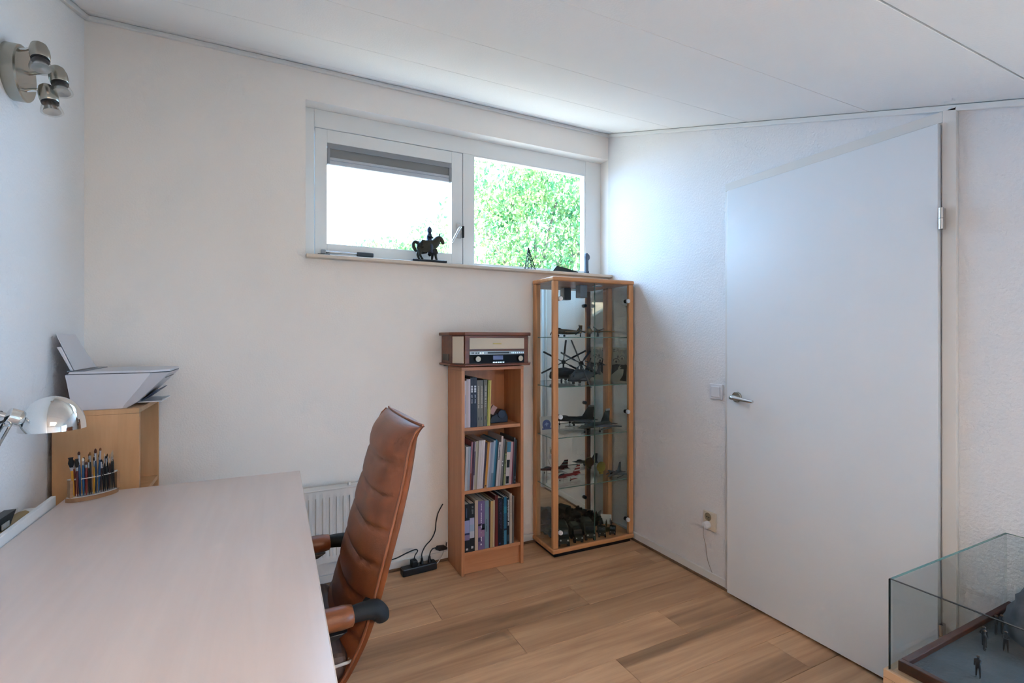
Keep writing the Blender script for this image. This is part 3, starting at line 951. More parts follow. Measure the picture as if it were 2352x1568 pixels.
# twin propeller plane on the first shelf
pp = thing('propeller_plane_model', 'tan twin propeller bomber model on the uppermost glass shelf', 'model aircraft', incab(.33, .112, SHZ[0] + .0005), (0, R(3), R(52)), 'model aircraft in the glass cabinet')
MB().rings(nosecone([(-.10, .003, .003, .035), (-.09, .012, .013, .035), (-.06, .017, .019, .036), (0, .017, .019, .036), (.06, .012, .014, .036), (.11, .005, .008, .039), (.115, .002, .003, .04)])).build('fuselage', TANC, pp, smooth=50)
MB().ell((-.062, 0, .052), (.028, .010, .010), 12, 8).build('canopy', pmat('canopy_dark', '#1d2227', .12), pp, smooth=60)
for sg in (-1, 1):
    MB().prism([(-.045, .01 * sg), (-.028, .155 * sg), (-.004, .155 * sg), (.014, .01 * sg)], 'z', .031, .037).build('wing', TANC, pp, bevel=.002)
    MB().prism([(.085, .0), (.092, .052 * sg), (.108, .052 * sg), (.112, .0)], 'z', .040, .044).build('tailplane', TANC, pp)
    en = MB().rings([[(x, .055 * sg + r * math.cos(2 * math.pi * k / 12), .034 + r * math.sin(2 * math.pi * k / 12)) for k in range(12)] for x, r in ((-.078, .006), (-.075, .011), (-.03, .0125), (.02, .005))]).build('engine', TANC, pp, smooth=50)
    pr = MB().cyl((-.079, .055 * sg, .034), (-.086, .055 * sg, .034), .004, .001, 8)
    for k in range(3):
        a = R(90 + 120 * k + 20 * sg)
        pr.box(-.0012, .0012, -.0035, .0035, .002, .038, M=Matrix.Translation((-.082, .055 * sg, .034)) @ Matrix.Rotation(a, 4, 'X'))
    pr.build('propeller', pmat('propeller_dark', '#26241f', .4), pp)
    MB().cyl((-.035, .055 * sg, .03), (-.035, .055 * sg, .004), .002, n=6).cyl((-.035, .051 * sg, .0075), (-.035, .059 * sg, .0075), .0075, n=12).build('landing_gear', BLACK, pp)
MB().prism([(.075, .046), (.098, .085), (.113, .085), (.114, .044)], 'y', -.002, .002).build('tail_fin', TANC, pp)
MB().cyl((.105, 0, .0), (.105, 0, .036), .0025, n=6).build('tail_wheel', BLACK, pp)

# heavy helicopter on the second shelf
HGREY = pmat('helicopter_grey', '#3b4145', .55, var=.2, vscale=25)
he = thing('helicopter_model', 'dark grey transport helicopter model with long rotor blades on the second shelf', 'model helicopter', incab(.30, .150, SHZ[1] + .0005), (0, 0, R(12)), 'model aircraft in the glass cabinet')
MB().rings(nosecone([(-.112, .006, .007, .034), (-.105, .019, .018, .036), (-.085, .025, .028, .042), (-.05, .027, .031, .045), (.02, .027, .031, .045), (.06, .022, .026, .048), (.09, .012, .014, .055), (.15, .006, .008, .066), (.165, .004, .006, .068)])).build('fuselage', HGREY, he, smooth=50)
MB().rings(nosecone([(-.062, .006, .004, .076), (-.05, .014, .010, .078), (.0, .016, .013, .08), (.05, .010, .008, .074), (.08, .004, .004, .068)])).build('engine_housing', HGREY, he, smooth=50)
MB().ell((-.092, 0, .052), (.017, .0205, .014), 12, 8).build('cockpit_glazing', pmat('canopy_dark', '#1d2227', .12), he, smooth=60)
for sg in (-1, 1):
    MB().ell((-.01, .034 * sg, .03), (.045, .013, .013), 12, 8).build('sponson', HGREY, he, smooth=60)
    MB().cyl((.015, .036 * sg, .012), (.015, .036 * sg, .028), .002, n=6).cyl((.015, .032 * sg, .009), (.015, .042 * sg, .009), .009, n=12).build('wheel', BLACK, he)
MB().cyl((-.08, 0, .008), (-.08, 0, .022), .002, n=6).cyl((-.08, -.006, .008), (-.08, .006, .008), .008, n=12).build('wheel', BLACK, he)
MB().prism([(.135, .066), (.168, .128), (.186, .128), (.170, .062)], 'y', -.003, .003).build('tail_fin', HGREY, he)
B(.160, .185, -.045, .004, .112, .115).build('tailplane', HGREY, he)
rot = MB().cyl((0, 0, -.008), (0, 0, .010), .014, n=14).build('rotor_hub', BLACK, he, smooth=40)
rot.location = (-.012, 0, .128)
rot.rotation_euler = (R(62), R(6), 0)
MB().cyl((-.012, 0, .085), (-.012, 0, .128), .006, n=10).build('rotor_mast', BLACK, he)
for k in range(6):
    a = R(60 * k + 38)
    Mx = Matrix.Rotation(a, 4, 'Z')
    MB().box(.01, .05, -.003, .003, -.001, .002, M=Mx).box(.05, .168, -.0062, .0062, -.0012, .0014, M=Mx).build('rotor_blade', pmat('rotor_blade_grey', '#41474b', .5), rot)
tr = MB().cyl((0, -.006, 0), (0, -.012, 0), .004, n=8)
for k in range(4):
    tr.box(-.003, .003, -.011, -.009, .0, .034, M=Matrix.Rotation(R(90 * k + 20), 4, 'Y'))
t_o = tr.build('tail_rotor', BLACK, he)
t_o.location = (.176, 0, .122)

# show card with lettering against the right pane of the second shelf
INK = pmat('ink_black', '#191a1a', .7)
cd = thing('airshow_card', 'pale airshow poster card with black landscape leaning at the right of the second shelf', 'card', incab(.566, .128, SHZ[1] + .0006), (0, 0, 0))
Mc = Matrix.Rotation(R(-1.4), 4, 'Z') @ Matrix.Rotation(R(4), 4, 'Y') @ Matrix.Rotation(R(-90), 4, 'Z')   # local x -> -y (reads left to right from the room)
CWd, CHt = .172, .228


def cardp(poly, name, mat, d, parent):
    """polygon in card coordinates (u right, v up); facing the room (-x)"""
    m = MB()
    vs = [Mc @ Vector((u, -d, v)) for u, v in poly] + [Mc @ Vector((u, -d + .0004, v)) for u, v in poly]
    n_ = len(poly)
    m.add(vs, [tuple(range(n_)), tuple(range(2 * n_ - 1, n_ - 1, -1))] + [(i, (i + 1) % n_, n_ + (i + 1) % n_, n_ + i) for i in range(n_)])
    return m.build(name, mat, parent)


h_ = CWd / 2
cb_ = cardp([(-h_, 0), (h_, 0), (h_, CHt), (-h_, CHt)], 'card_sheet', pmat('card_cream', '#a9a695', .8), .0, cd)
cardp([(-h_ + .008, .11), (-.03, .118), (h_ - .03, .116), (h_ - .025, .125), (h_ - .02, .116), (h_ - .008, .118), (h_ - .008, .09), (-.01, .085), (-h_ + .008, .045)], 'print_hills', INK, .0008, cd)
cardp([(.012, .012), (h_ - .008, .012), (h_ - .008, .092), (.048, .092), (.045, .05)], 'print_tree', INK, .0009, cd)
cardp([(.005, .112), (.018, .112), (.006, .102), (.024, .098), (.004, .088), (.03, .084), (.01, .078), (-.012, .09), (-.004, .1)], 'print_lightning', pmat('card_cream', '#a9a695', .8), .0013, cd)
for (cu, cv, ru, rv) in ((-.035, .140, .034, .016), (.025, .162, .028, .014), (-.02, .172, .012, .006)):
    arc = [(cu + ru * math.cos(R(a)), cv + rv * math.sin(R(a))) for a in range(200, -21, -20)] + [(cu + ru * .86 * math.cos(R(a)), cv - .001 + rv * .78 * math.sin(R(a))) for a in range(-20, 201, 20)]
    cardp(arc, 'print_canopy', INK, .0008, cd)
    cardp([(cu + .010 * math.cos(R(a)), cv - .006 + .008 * math.sin(R(a))) for a in range(0, 360, 30)], 'print_figure', INK, .0008, cd)
for i in range(2):
    cardp([(-.075, .200 + i * .012), (-.05, .200 + i * .012), (-.05, .206 + i * .012), (-.075, .206 + i * .012)], 'print_bar', INK, .0008, cd)
fc = bpy.data.curves.new('lettering', 'FONT')
fc.body = 'Flugtag'
fc.size = .034
fc.extrude = .0002
fc.shear = .2
fc.materials.append(INK)
ft = bpy.data.objects.new('lettering_curve', fc)
me_ = bpy.data.meshes.new_from_object(ft)
bpy.data.objects.remove(ft)
fo = bpy.data.objects.new('lettering', me_)
COL.objects.link(fo)
fo.parent = cd
fo.matrix_local = Mc @ Matrix.Translation((-.042, -.0012, .196)) @ Matrix.Rotation(R(90), 4, 'X')

# badge card on the third shelf, at the left pane
bd = thing('badge_card', 'small white card with a blue oval badge on the third shelf', 'card', incab(.052, .165, SHZ[2] + .0006), (R(-6), 0, R(2)))
B(-.045, .045, -.001, .001, 0, .108).build('card_sheet', pmat('card_white', '#c9c5bd', .7), bd)
MB().cyl((0, -.0011, .058), (0, -.0022, .058), .030, n=28).build('blue_badge', pmat('badge_blue', '#3c549a', .5), bd)
B(-.033, .033, -.0024, -.0012, .028, .037).build('badge_ribbon', pmat('badge_blue', '#3c549a', .5), bd)
MB().prism([(-.018, .055), (0, .072), (.018, .060), (.006, .058), (0, .045), (-.006, .056)], 'y', -.0029, -.0023).build('badge_bird', pmat('badge_pale', '#8fa2d2', .5), bd)
# yellow disc and small green thing on the lowest shelf
yd = thing('yellow_disc', 'round mustard yellow disc standing on the lowest glass shelf', 'disc', incab(.47, .185, SHZ[3] + .001))
MB().cyl((0, -.003, .045), (0, .003, .045), .034, n=28).build('disc', pmat('mustard', '#8f7a1e', .6), yd, smooth=40)
B(-.012, .012, -.008, .008, 0, .0115).build('foot', pmat('mustard', '#8f7a1e', .6), yd)

# --- military vehicles and figures on the cabinet floor --------------------
OLIVE = pmat('olive_drab', '#20261a', .7, var=.4, vscale=30)
OLIVE2 = pmat('olive_canvas', '#2c3326', .85, var=.3, vscale=30)
TYRE = pmat('tyre_black', '#0c0c0c', .8)
CF = .0525


def truck(label, lx, ly, rot, s, canvas=True):
    o = thing('military_truck_model', label, 'model truck', incab(lx, ly, CF), (0, 0, R(rot)), 'model vehicles on the cabinet floor')
    S = Matrix.Scale(s, 4)
    MB().box(-.5, .5, -.13, .13, .14, .2, M=S).build('chassis', OLIVE, o)
    MB().prism([(-.5, .2), (-.5, .34), (-.3, .38), (-.26, .56), (-.08, .58), (-.08, .2)], 'y', -.19, .19, M=S).build('cab', OLIVE, o, bevel=.015 * s)
    MB().prism([(-.296, .40), (-.270, .52), (-.262, .52), (-.288, .40)], 'y', -.15, .15, M=S @ Matrix.Translation((-.012, 0, 0))).build('windscreen', pmat('canopy_dark', '#1d2227', .12), o)
    if canvas:
        MB().prism([(-.22, .24), (.22, .24), (.22, .56), (.14, .66), (-.14, .66), (-.22, .56)], 'x', -.05, .5, M=S).build('canvas_cover', OLIVE2, o)
    else:
        MB().box(-.05, .5, -.22, .22, .24, .36, M=S).build('load_bed', OLIVE, o)
        MB().cyl((.1, 0, .36), (.1, 0, .5), .1, n=10, M=S).cyl((.1, 0, .45), (-.45, 0, .55), .03, n=8, M=S).build('gun', OLIVE, o)
    for xx in (-.34, .15, .38):
        for sg in (-1, 1):
            MB().cyl((xx, .13 * sg, .105), (xx, .21 * sg, .105), .104, n=14, M=S).build('wheel', TYRE, o)
    for sg in (-1, 1):
        MB().cyl((-.5, .13 * sg, .27), (-.512, .13 * sg, .27), .03, n=10, M=S).build('headlamp', pmat('lamp_glass_white', '#b5b7b8', .3), o)
    return o


truck('dark olive model truck at the left front of the cabinet floor', .110, .078, 66, .165)
truck('dark olive model truck with round headlamps, second from the left on the cabinet floor', .205, .075, 74, .135)
truck('dark olive model truck in the middle front of the cabinet floor', .298, .080, 68, .15)
truck('small dark model truck right of the middle on the cabinet floor', .392, .07, 58, .11, False)
truck('smallest dark model vehicle at the right front of the cabinet floor', .472, .064, 50, .09, False)


def tank(label, lx, ly, rot, s):
    o = thing('tank_model', label, 'model tank', incab(lx, ly, CF), (0, 0, R(rot)), 'model vehicles on the cabinet floor')
    S = Matrix.Scale(s, 4)
    MB().prism([(-.5, .22), (-.42, .33), (.45, .33), (.5, .2), (.4, .1), (-.42, .1)], 'y', -.15, .15, M=S).build('hull', OLIVE, o)
    for sg in (-1, 1):
        MB().prism([(-.52, .2), (-.42, .29), (.42, .29), (.52, .2), (.4, .0), (-.4, .0)], 'y', .16 * sg, .27 * sg, M=S).build('track', TYRE, o)
    t = MB().prism([(-.25, -.12), (-.12, -.2), (.2, -.18), (.28, 0), (.2, .18), (-.12, .2), (-.25, .12)], 'z', .332, .50, M=S).build('turret', OLIVE, o, bevel=.02 * s)
    MB().cyl((-.2, 0, .42), (-.75, 0, .44), .022, n=8, M=S).build('gun_barrel', OLIVE, t)
    return o


tank('dark green model tank at the back left of the cabinet floor', .125, .205, 6, .13)
tank('dark green model tank behind the trucks in the cabinet middle', .35, .205, 8, .13)


def bush(label, lx, ly, r, h, seed):
    rnd = random.Random(seed)
    o = thing('model_bush', label, 'model bush', incab(lx, ly, CF + .0002), group='model bushes on the cabinet floor')
    m = MB()
    for _ in range(420):
        a, t, k = rnd.uniform(0, 6.283), rnd.random() ** .6, rnd.random()
        p = Vector((r * t * math.cos(a), .32 * r * t * math.sin(a), h * k * math.sqrt(max(.05, 1 - t * t))))
        e = Euler((rnd.uniform(0, 6), rnd.uniform(0, 6), 0)).to_matrix()
        q_ = [p + e @ Vector(c) * .009 for c in ((-1, 0, 0), (0, -.6, 0), (1, 0, 0), (0, .6, 0))]
        q_ = [Vector((c.x, max(-.035, min(.035, c.y)), max(.0005, c.z))) for c in q_]
        m.add(q_, [(0, 1, 2, 3)])
    f = m.build('foliage', pmat('model_foliage', '#1f2616', .9, var=.5, vscale=60), o)
    f['kind'] = 'stuff'


bush('dark green model bush behind the trucks at the cabinet middle', .245, .215, .075, .085, 1)
bush('dark green model bush right of the tanks on the cabinet floor', .445, .215, .06, .075, 2)


def skinned(name, verts, edges, radii, mat, parent, k=10.0, sub=2, root=0):
    """continuous body grown from a skeleton with tapering radii (built k times larger, scaled back)"""
    me = bpy.data.meshes.new(name)
    me.from_pydata([tuple(c * k for c in v) for v in verts], edges, [])
    o = bpy.data.objects.new(name, me)
    COL.objects.link(o)
    m = o.modifiers.new('skin', 'SKIN')
    for i, r in enumerate(radii):
        rr = r if isinstance(r, tuple) else (r, r)
        me.skin_vertices[0].data[i].radius = (rr[0] * k, rr[1] * k)
        me.skin_vertices[0].data[i].use_root = (i == root)
    m.use_smooth_shade = True
    s = o.modifiers.new('sub', 'SUBSURF')
    s.levels = s.render_levels = sub
    me.materials.append(mat)
    o.parent = parent
    o.scale = (1 / k,) * 3
    return o


def figurine(label, loc, rotz, h, mat, pose='stand', cat='figurine', grp=None, head=None):
    """small standing toy figure of height h"""
    o = thing('toy_soldier', label, cat, loc, (0, 0, R(rotz)), grp)
    k = h
    ar = {'stand': [(.12, .0, .66), (.13, -.05, .52)], 'point': [(.14, -.14, .78), (.15, -.30, .79)], 'rifle': [(.12, -.04, .66), (.0, -.14, .66)], 'hip': [(.17, .04, .66), (.09, -.04, .56)]}[pose]
    al = [(-.13, .0, .66), (-.12, -.06, .52)] if pose != 'rifle' else [(-.12, -.08, .66), (-.03, -.2, .7)]
    V = [(0, 0, .52), (0, 0, .66), (0, 0, .80), (0, 0, .87), (0, -.01, .94), (.055, 0, .48), (.065, -.01, .26), (.07, .0, .04), (.07, -.07, .015), (-.055, 0, .48), (-.075, .02, .26), (-.085, .03, .04), (-.085, -.04, .015),
         (.10, 0, .79), ar[0], ar[1], (-.10, 0, .79), al[0], al[1]]
    E = [(0, 1), (1, 2), (2, 3), (3, 4), (0, 5), (5, 6), (6, 7), (7, 8), (0, 9), (9, 10), (10, 11), (11, 12), (2, 13), (13, 14), (14, 15), (2, 16), (16, 17), (17, 18)]
    Rr = [.075, .08, .085, .035, .06, .06, .045, .032, .03, .06, .045, .032, .03, .045, .034, .026, .045, .034, .026]
    skinned('body', [(a * k, b_ * k, c * k) for a, b_, c in V], E, [r * k for r in Rr], mat, o, k=.5 / h * 2, sub=1)
    MB().lathe([(.075 * k, .955 * k), (.07 * k, .985 * k), (.045 * k, 1.01 * k), (0, 1.02 * k)], 10).build('helmet', head or mat, o, smooth=60)
    return o


FIGB = pmat('figure_brown', '#4a3320', .7)
FIGD = pmat('figure_dark', '#16181c', .7)
FIGG = pmat('figure_olive', '#4f4a1e', .7)
for i, (lx, ly, m, d) in enumerate([(.425, .15, FIGB, 'brown'), (.452, .165, FIGD, 'black'), (.478, .14, FIGG, 'olive'), (.500, .17, FIGB, 'brown'), (.522, .145, FIGD, 'black'), (.535, .175, FIGB, 'brown')]):
    figurine('tiny %s toy soldier, %s from the left at the right of the cabinet floor' % (d, ORD[i]), incab(lx, ly, CF), 20 * i - 40, .045, m, ['stand', 'rifle', 'hip'][i % 3], 'figurine', 'toy soldiers on the cabinet floor')
tb = thing('scenery_mound', 'mustard green sandy scenery base under the toy soldiers in the cabinet', 'scenery mound', incab(.455, .12, CF + .0002))
sg_ = thing('model_sign', 'small white card tilted at the right back of the cabinet floor', 'card', incab(.525, .205, CF + .0004), (R(-14), 0, R(-35)))
B(-.035, .035, -.001, .001, 0, .062).build('card_sheet', pmat('card_white', '#c9c5bd', .7), sg_)
mb = MB()
nn = 14
mb.rings([[(.07 * r * math.cos(2 * math.pi * i / nn), .028 * r * math.sin(2 * math.pi * i / nn), z) for i in range(nn)] for r, z in ((1, 0), (.97, .006), (.6, .010), (.05, .011))])
mb.build('scenery', pmat('static_grass', '#4a4418', .95, var=.4, vscale=60), tb, smooth=60)

# ------------------------------------------------------------------ things on the window sill
SZ = 1.7188
BRONZE = pmat('dark_bronze', '#3b3830', .42, .75, var=.35, vscale=60)
BLUESTEEL = pmat('blued_steel', '#3a4152', .38, .7)
kn = thing('knight_statue', 'dark bronze statue of a knight on horseback standing on the window sill', 'statue', (-1.276, -.011, SZ), (0, 0, R(-3)))
MB().box(-.098, .098, -.034, .034, .0003, .0135).build('base_plate', pmat('slate_base', '#23262d', .35), kn, bevel=.003)
# horse skeleton: facing +x, feet on the base
q = .0142
V = [(-.045, 0, .092), (-.015, 0, .088), (.020, 0, .092), (.038, 0, .112), (.049, 0, .134), (.061, 0, .148), (.074, 0, .138), (.083, 0, .119), (.084, 0, .110),
     (-.050, .013, .075), (-.054, .014, .058), (-.062, .014, .042), (-.054, .014, .026), (-.050, .014, q + .004), (-.043, .014, q + .002),
     (-.050, -.013, .075), (-.048, -.014, .058), (-.056, -.014, .042), (-.046, -.014, .026), (-.041, -.014, q + .004), (-.034, -.014, q + .002),
     (.024, .012, .073), (.025, .013, .052), (.023, .013, .036), (.021, .013, q + .004), (.027, .013, q + .002),
     (.026, -.012, .073), (.036, -.013, .053), (.037, -.013, .036), (.042, -.013, q + .004), (.048, -.013, q + .002),
     (-.062, 0, .108), (-.078, 0, .116), (-.091, 0, .104), (-.088, 0, .085), (-.076, 0, .066), (-.070, 0, .056)]
E = [(0, 1), (1, 2), (2, 3), (3, 4), (4, 5), (5, 6), (6, 7), (7, 8), (0, 9), (9, 10), (10, 11), (11, 12), (12, 13), (13, 14), (0, 15), (15, 16), (16, 17), (17, 18), (18, 19), (19, 20),
     (2, 21), (21, 22), (22, 23), (23, 24), (24, 25), (2, 26), (26, 27), (27, 28), (28, 29), (29, 30), (0, 31), (31, 32), (32, 33), (33, 34), (34, 35), (35, 36)]
Rr = [.031, .032, .031, .029, .025, .0185, .0145, .0115, .009, .020, .014, .0085, .0065, .0072, .006, .020, .014, .0085, .0065, .0072, .006,
      .015, .0105, .0072, .0072, .006, .015, .0105, .0072, .0072, .006, .010, .0115, .012, .0115, .009, .004]
hs = skinned('horse', V, E, Rr, BRONZE, kn, k=10, sub=2, root=1)
for sg in (-1, 1):
    MB().cyl((.060, .006 * sg, .154), (.064, .0075 * sg, .172), .0042, .001, 8).build('horse_ear', BRONZE, kn, smooth=50)
# saddle blanket and chest armour hanging over the flanks
for sg in (-1, 1):
    MB().prism([(-.056, .10), (-.05, .112), (.01, .108), (.012, .075), (-.005, .058), (-.03, .052), (-.052, .060)], 'y', .0285 * sg, .0315 * sg).build('caparison', BRONZE, kn, bevel=.0008)
    MB().prism([(.012, .075), (.04, .078), (.048, .052), (.03, .046), (.008, .040), (.0, .052)], 'y', .024 * sg, .0275 * sg).build('chest_guard', pmat('dark_bronze_black', '#1c1d1e', .4, .6), kn, bevel=.0008)
    MB().tube([(.084, .005 * sg, .124), (.06, .012 * sg, .112), (.03, .014 * sg, .118), (.012, .008 * sg, .128)], .0012, 6, 4).build('rein', BLACK, kn)
# rider
V = [(.0, 0, .118), (.0, 0, .140), (.002, 0, .160), (.003, 0, .170), (.004, 0, .180), (.004, .020, .108), (.010, .027, .084), (.008, .028, .060), (.018, .028, .054),
     (.004, -.020, .108), (.010, -.027, .084), (.008, -.028, .060), (.018, -.028, .054), (.0, .018, .158), (.004, .023, .143), (.018, .014, .136), (.0, -.018, .158), (.006, -.023, .144), (.020, -.018, .138)]
E = [(0, 1), (1, 2), (2, 3), (3, 4), (0, 5), (5, 6), (6, 7), (7, 8), (0, 9), (9, 10), (10, 11), (11, 12), (2, 13), (13, 14), (14, 15), (2, 16), (16, 17), (17, 18)]
Rr = [.020, .0185, .0205, .010, .0125, .0125, .010, .0078, .006, .0125, .010, .0078, .006, .0105, .0078, .006, .0105, .0078, .006]
rd_ = skinned('rider', V, E, Rr, BLUESTEEL, kn, k=10, sub=2)
MB().lathe([(.0132, .174), (.0145, .186), (.012, .196), (.0055, .203), (0, .209)], 14, M=Matrix.Translation((.004, 0, 0))).build('helmet', BLUESTEEL, kn, smooth=60)
MB().cyl((.021, -.019, .134), (.030, -.020, .200), .0012, .0005, 6).build('sword', STEEL, kn)

IRON = pmat('black_wire', '#17190f', .5, .3)
et = thing('wire_tower', 'thin black wire lattice tower ornament on the window sill', 'ornament', (-.615, -.004, SZ))
mb = MB()
cr = [(-.026, -.020), (.030, -.018), (.026, .02), (-.028, .02)]
ap = (-.012, 0, .145)
def lp(i, t):
    return tuple((1 - t) * a + t * b_ for a, b_ in zip((cr[i][0], cr[i][1], .001), ap))
for i in range(4):
    mb.cyl(lp(i, 0), ap, .0028, .0020, 6)
mb.build('leg_wire', IRON, et)
lat = MB()
lv = [.02, .22, .42, .6, .75, .87]
for i in range(4):
    j = (i + 1) % 4
    for a, b_ in zip(lv[:-1], lv[1:]):
        lat.cyl(lp(i, a), lp(j, b_), .0017, n=5)
        lat.cyl(lp(j, b_), lp(i, b_), .0013, n=5)
lat.build('lattice_wire', IRON, et)

rp = thing('cyclist_ornament', 'black metal ramp with a wire cyclist on top on the window sill', 'ornament', (-.372, -.016, SZ))
MB().prism([(-.095, .0005), (-.064, .036), (.098, .006), (.098, .0005), (.02, .003), (-.06, .004)], 'y', -.022, .022).build('ramp', pmat('black_ramp', '#15170f', .5), rp)
bk = MB()
for cx, cz in ((-.049, .046), (-.022, .041)):
    bk.tube([(cx + .0115 * math.cos(R(a)), 0, cz + .0115 * math.sin(R(a))) for a in range(0, 361, 24)], .0017, 6)
bk.tube([(-.049, 0, .046), (-.036, 0, .058), (-.022, 0, .041), (-.034, 0, .044), (-.049, 0, .046)], .0016, 5)
bk.build('bicycle', IRON, rp)
MB().tube([(-.032, 0, .052), (-.038, 0, .068), (-.030, 0, .080), (-.020, 0, .076), (-.016, 0, .066), (-.026, 0, .060)], .0019, 6, 3).ell((-.024, 0, .086), (.0028, .0028, .0028), 8, 6).build('rider', IRON, rp)

sb = thing('dark_figurine', 'tall narrow dark blue grey figurine at the right end of the window sill', 'figurine', (-.172, .014, SZ), (0, 0, R(20)))
DST = pmat('dark_soapstone', '#3b4150', .45, var=.2, vscale=50)
MB().box(-.020, .020, -.016, .016, .0003, .010).build('base', DST, sb, bevel=.002)
MB().prism([(-.012, .0102), (.012, .0102), (.012, .085), (.016, .108), (.010, .138), (.0, .146), (-.010, .140), (-.014, .12), (-.011, .09)], 'y', -.011, .011).build('column', DST, sb, bevel=.005, seg=3)
MB().cyl((.010, -.0085, .118), (.010, .0085, .118), .021, n=20).build('disc', DST, sb, smooth=40, bevel=.002)
MB().box(.0125, .018, -.01, .01, .0102, .024).build('step', DST, sb, bevel=.002)

# ------------------------------------------------------------------ desk
DZ = .74
dk = thing('desk', 'long pale pink beige laminate desk along the left wall', 'desk', (-1.983, -.514, 0), (0, 0, R(-1.0)))
# local: x 0 (room side) .. -.742, y 0 .. -1.75
DL, DWd = 1.72, .738
B(-DWd, 0, -DL, 0, DZ - .025, DZ).build('desk_top', DESKM, dk, bevel=.0015)
B(.0002, .0012, -DL, 0, DZ - .024, DZ - .0015).build('edge_band', DESKE, dk)
B(-DWd, 0, .0002, .0012, DZ - .024, DZ - .0015).build('edge_band', DESKE, dk)
for yy in (-.09, -DL + .07):
    B(-DWd + .04, -.04, yy, yy + .022, .0005, DZ - .0255).build('leg_panel', DESKM, dk)
B(-DWd + .05, -DWd + .068, -DL + .095, -.0902, .38, DZ - .0255).build('modesty_panel', DESKM, dk)

# narrow white wall tray behind the desk
WT = thing('wall_tray', 'narrow white tray with a raised lip between the desk and the left wall', 'tray', (-2.77, -1.3, .735))
B(XL + .002, -2.7445, -2.1, -.605, .725, .7365).build('tray_base', WHITE, WT, bevel=.001, world=True)
B(-2.744, -2.7305, -2.1, -.60, .725, .7665).build('front_lip', WHITE, WT, bevel=.0015, world=True)
B(XL + .0015, XL + .007, -2.1, -.66, .737, .757).build('wall_lip', WHITE, WT, world=True)
pa = thing('painters_palette', 'tan wooden palette lying on the white wall tray', 'palette', (-2.783, -.79, .7368))
TAN = wood('palette_wood', '#8c7448', '#a68c5e', 'Y', 30, 10, .5)
MB().prism([(-.020, -.13), (.018, -.13), (.022, -.05), (.020, .06), (.012, .11), (-.002, .128), (-.016, .118), (-.022, .05), (-.023, -.05)], 'z', .0003, .010).build('board', TAN, pa, bevel=.002)
MB().prism([(-.006, -.10), (.010, -.09), (.012, -.02), (.004, .012), (-.005, -.03)], 'z', .0102, .0108).build('paint_spill', BLACKM, pa)
st_ = thing('black_stand', 'black sloped plastic stand with two white tiles on the palette', 'stand', (-2.783, -.83, .7477))
MB().prism([(-.09, .0), (.02, .0), (.062, .034), (-.09, .036)], 'x', -.016, .012).build('wedge', BLACK, st_, bevel=.001)
for i in range(2):
    B(.0125, .0155, -.034 + i * .022, -.015 + i * .022, .002, .017).build('white_tile', WHM, st_)

# ------------------------------------------------------------------ paintbrush rack
BRX, BRY = -2.628, -.585
rk = thing('brush_rack', 'curved wooden paintbrush rack with two white edged tiers on the desk', 'brush rack', (BRX, BRY, DZ + .0005), (0, 0, R(35)))
RW = wood('rack_wood', '#8f6a4c', '#a8825f', 'X', 30, 10, .5)
def halfell(a, b_, n=18, y0=.0):
    return [(-a, y0)] + [(-a * math.cos(math.pi * i / n), y0 - b_ * math.sin(math.pi * i / n)) for i in range(1, n)] + [(a, y0)]


MB().prism(halfell(.075, .042, y0=.03), 'z', 0, .014).build('base', RW, rk, bevel=.001)
MB().prism(halfell(.073, .040, y0=.029), 'z', .0142, .0165).build('base_liner', WHM, rk)
MB().prism(halfell(.071, .036, y0=.028), 'z', .074, .0765).build('upper_tier', WHM, rk)
for sg in (-1, 1):
    B(.066 * sg - .004, .066 * sg + .004, .006, .0275, .0167, .0738).build('upright', RW, rk)
rM = Matrix.Translation((BRX, BRY, DZ + .0005)) @ Matrix.Rotation(R(35), 4, 'Z')
FER = pmat('ferrule_silver', '#b4b4b8', .25, .8)


def brush(label, lx, ly, ln_, hr, hcol, bcol, bl, br, fl=.02, tilt=(0, 0), z0=.0168, flat_=1.0):
    """paintbrush standing on its handle end"""
    ln = ln_ * 1.13
    p = rM @ Vector((lx, ly, z0 + .0008))
    o = thing('paintbrush', label, 'paintbrush', p, (R(tilt[1]), R(tilt[0]), R(35)), 'paintbrushes in the rack')
    hl = ln - fl - bl
    MB().lathe([(hr * .35, 0), (hr * .7, hl * .15), (hr, hl * .6), (hr * 1.05, hl * .85), (br * .8, hl)], 8).build('handle', pmat('handle_' + hcol.strip('#'), hcol, .3), o, smooth=50)
    MB().lathe([(br * .85, hl + .0002), (br, hl + fl)], 8).build('ferrule', FER, o, smooth=50)
    MB().lathe([(br * .95, hl + fl + .0002), (br * 1.15 * flat_, hl + fl + bl * .45), (br * .75 * flat_, hl + fl + bl * .85), (.0003 if flat_ <= 1 else br * flat_, ln)], 8).build('bristles', pmat('bristle_' + bcol.strip('#'), bcol, .8), o, smooth=50)
    return o


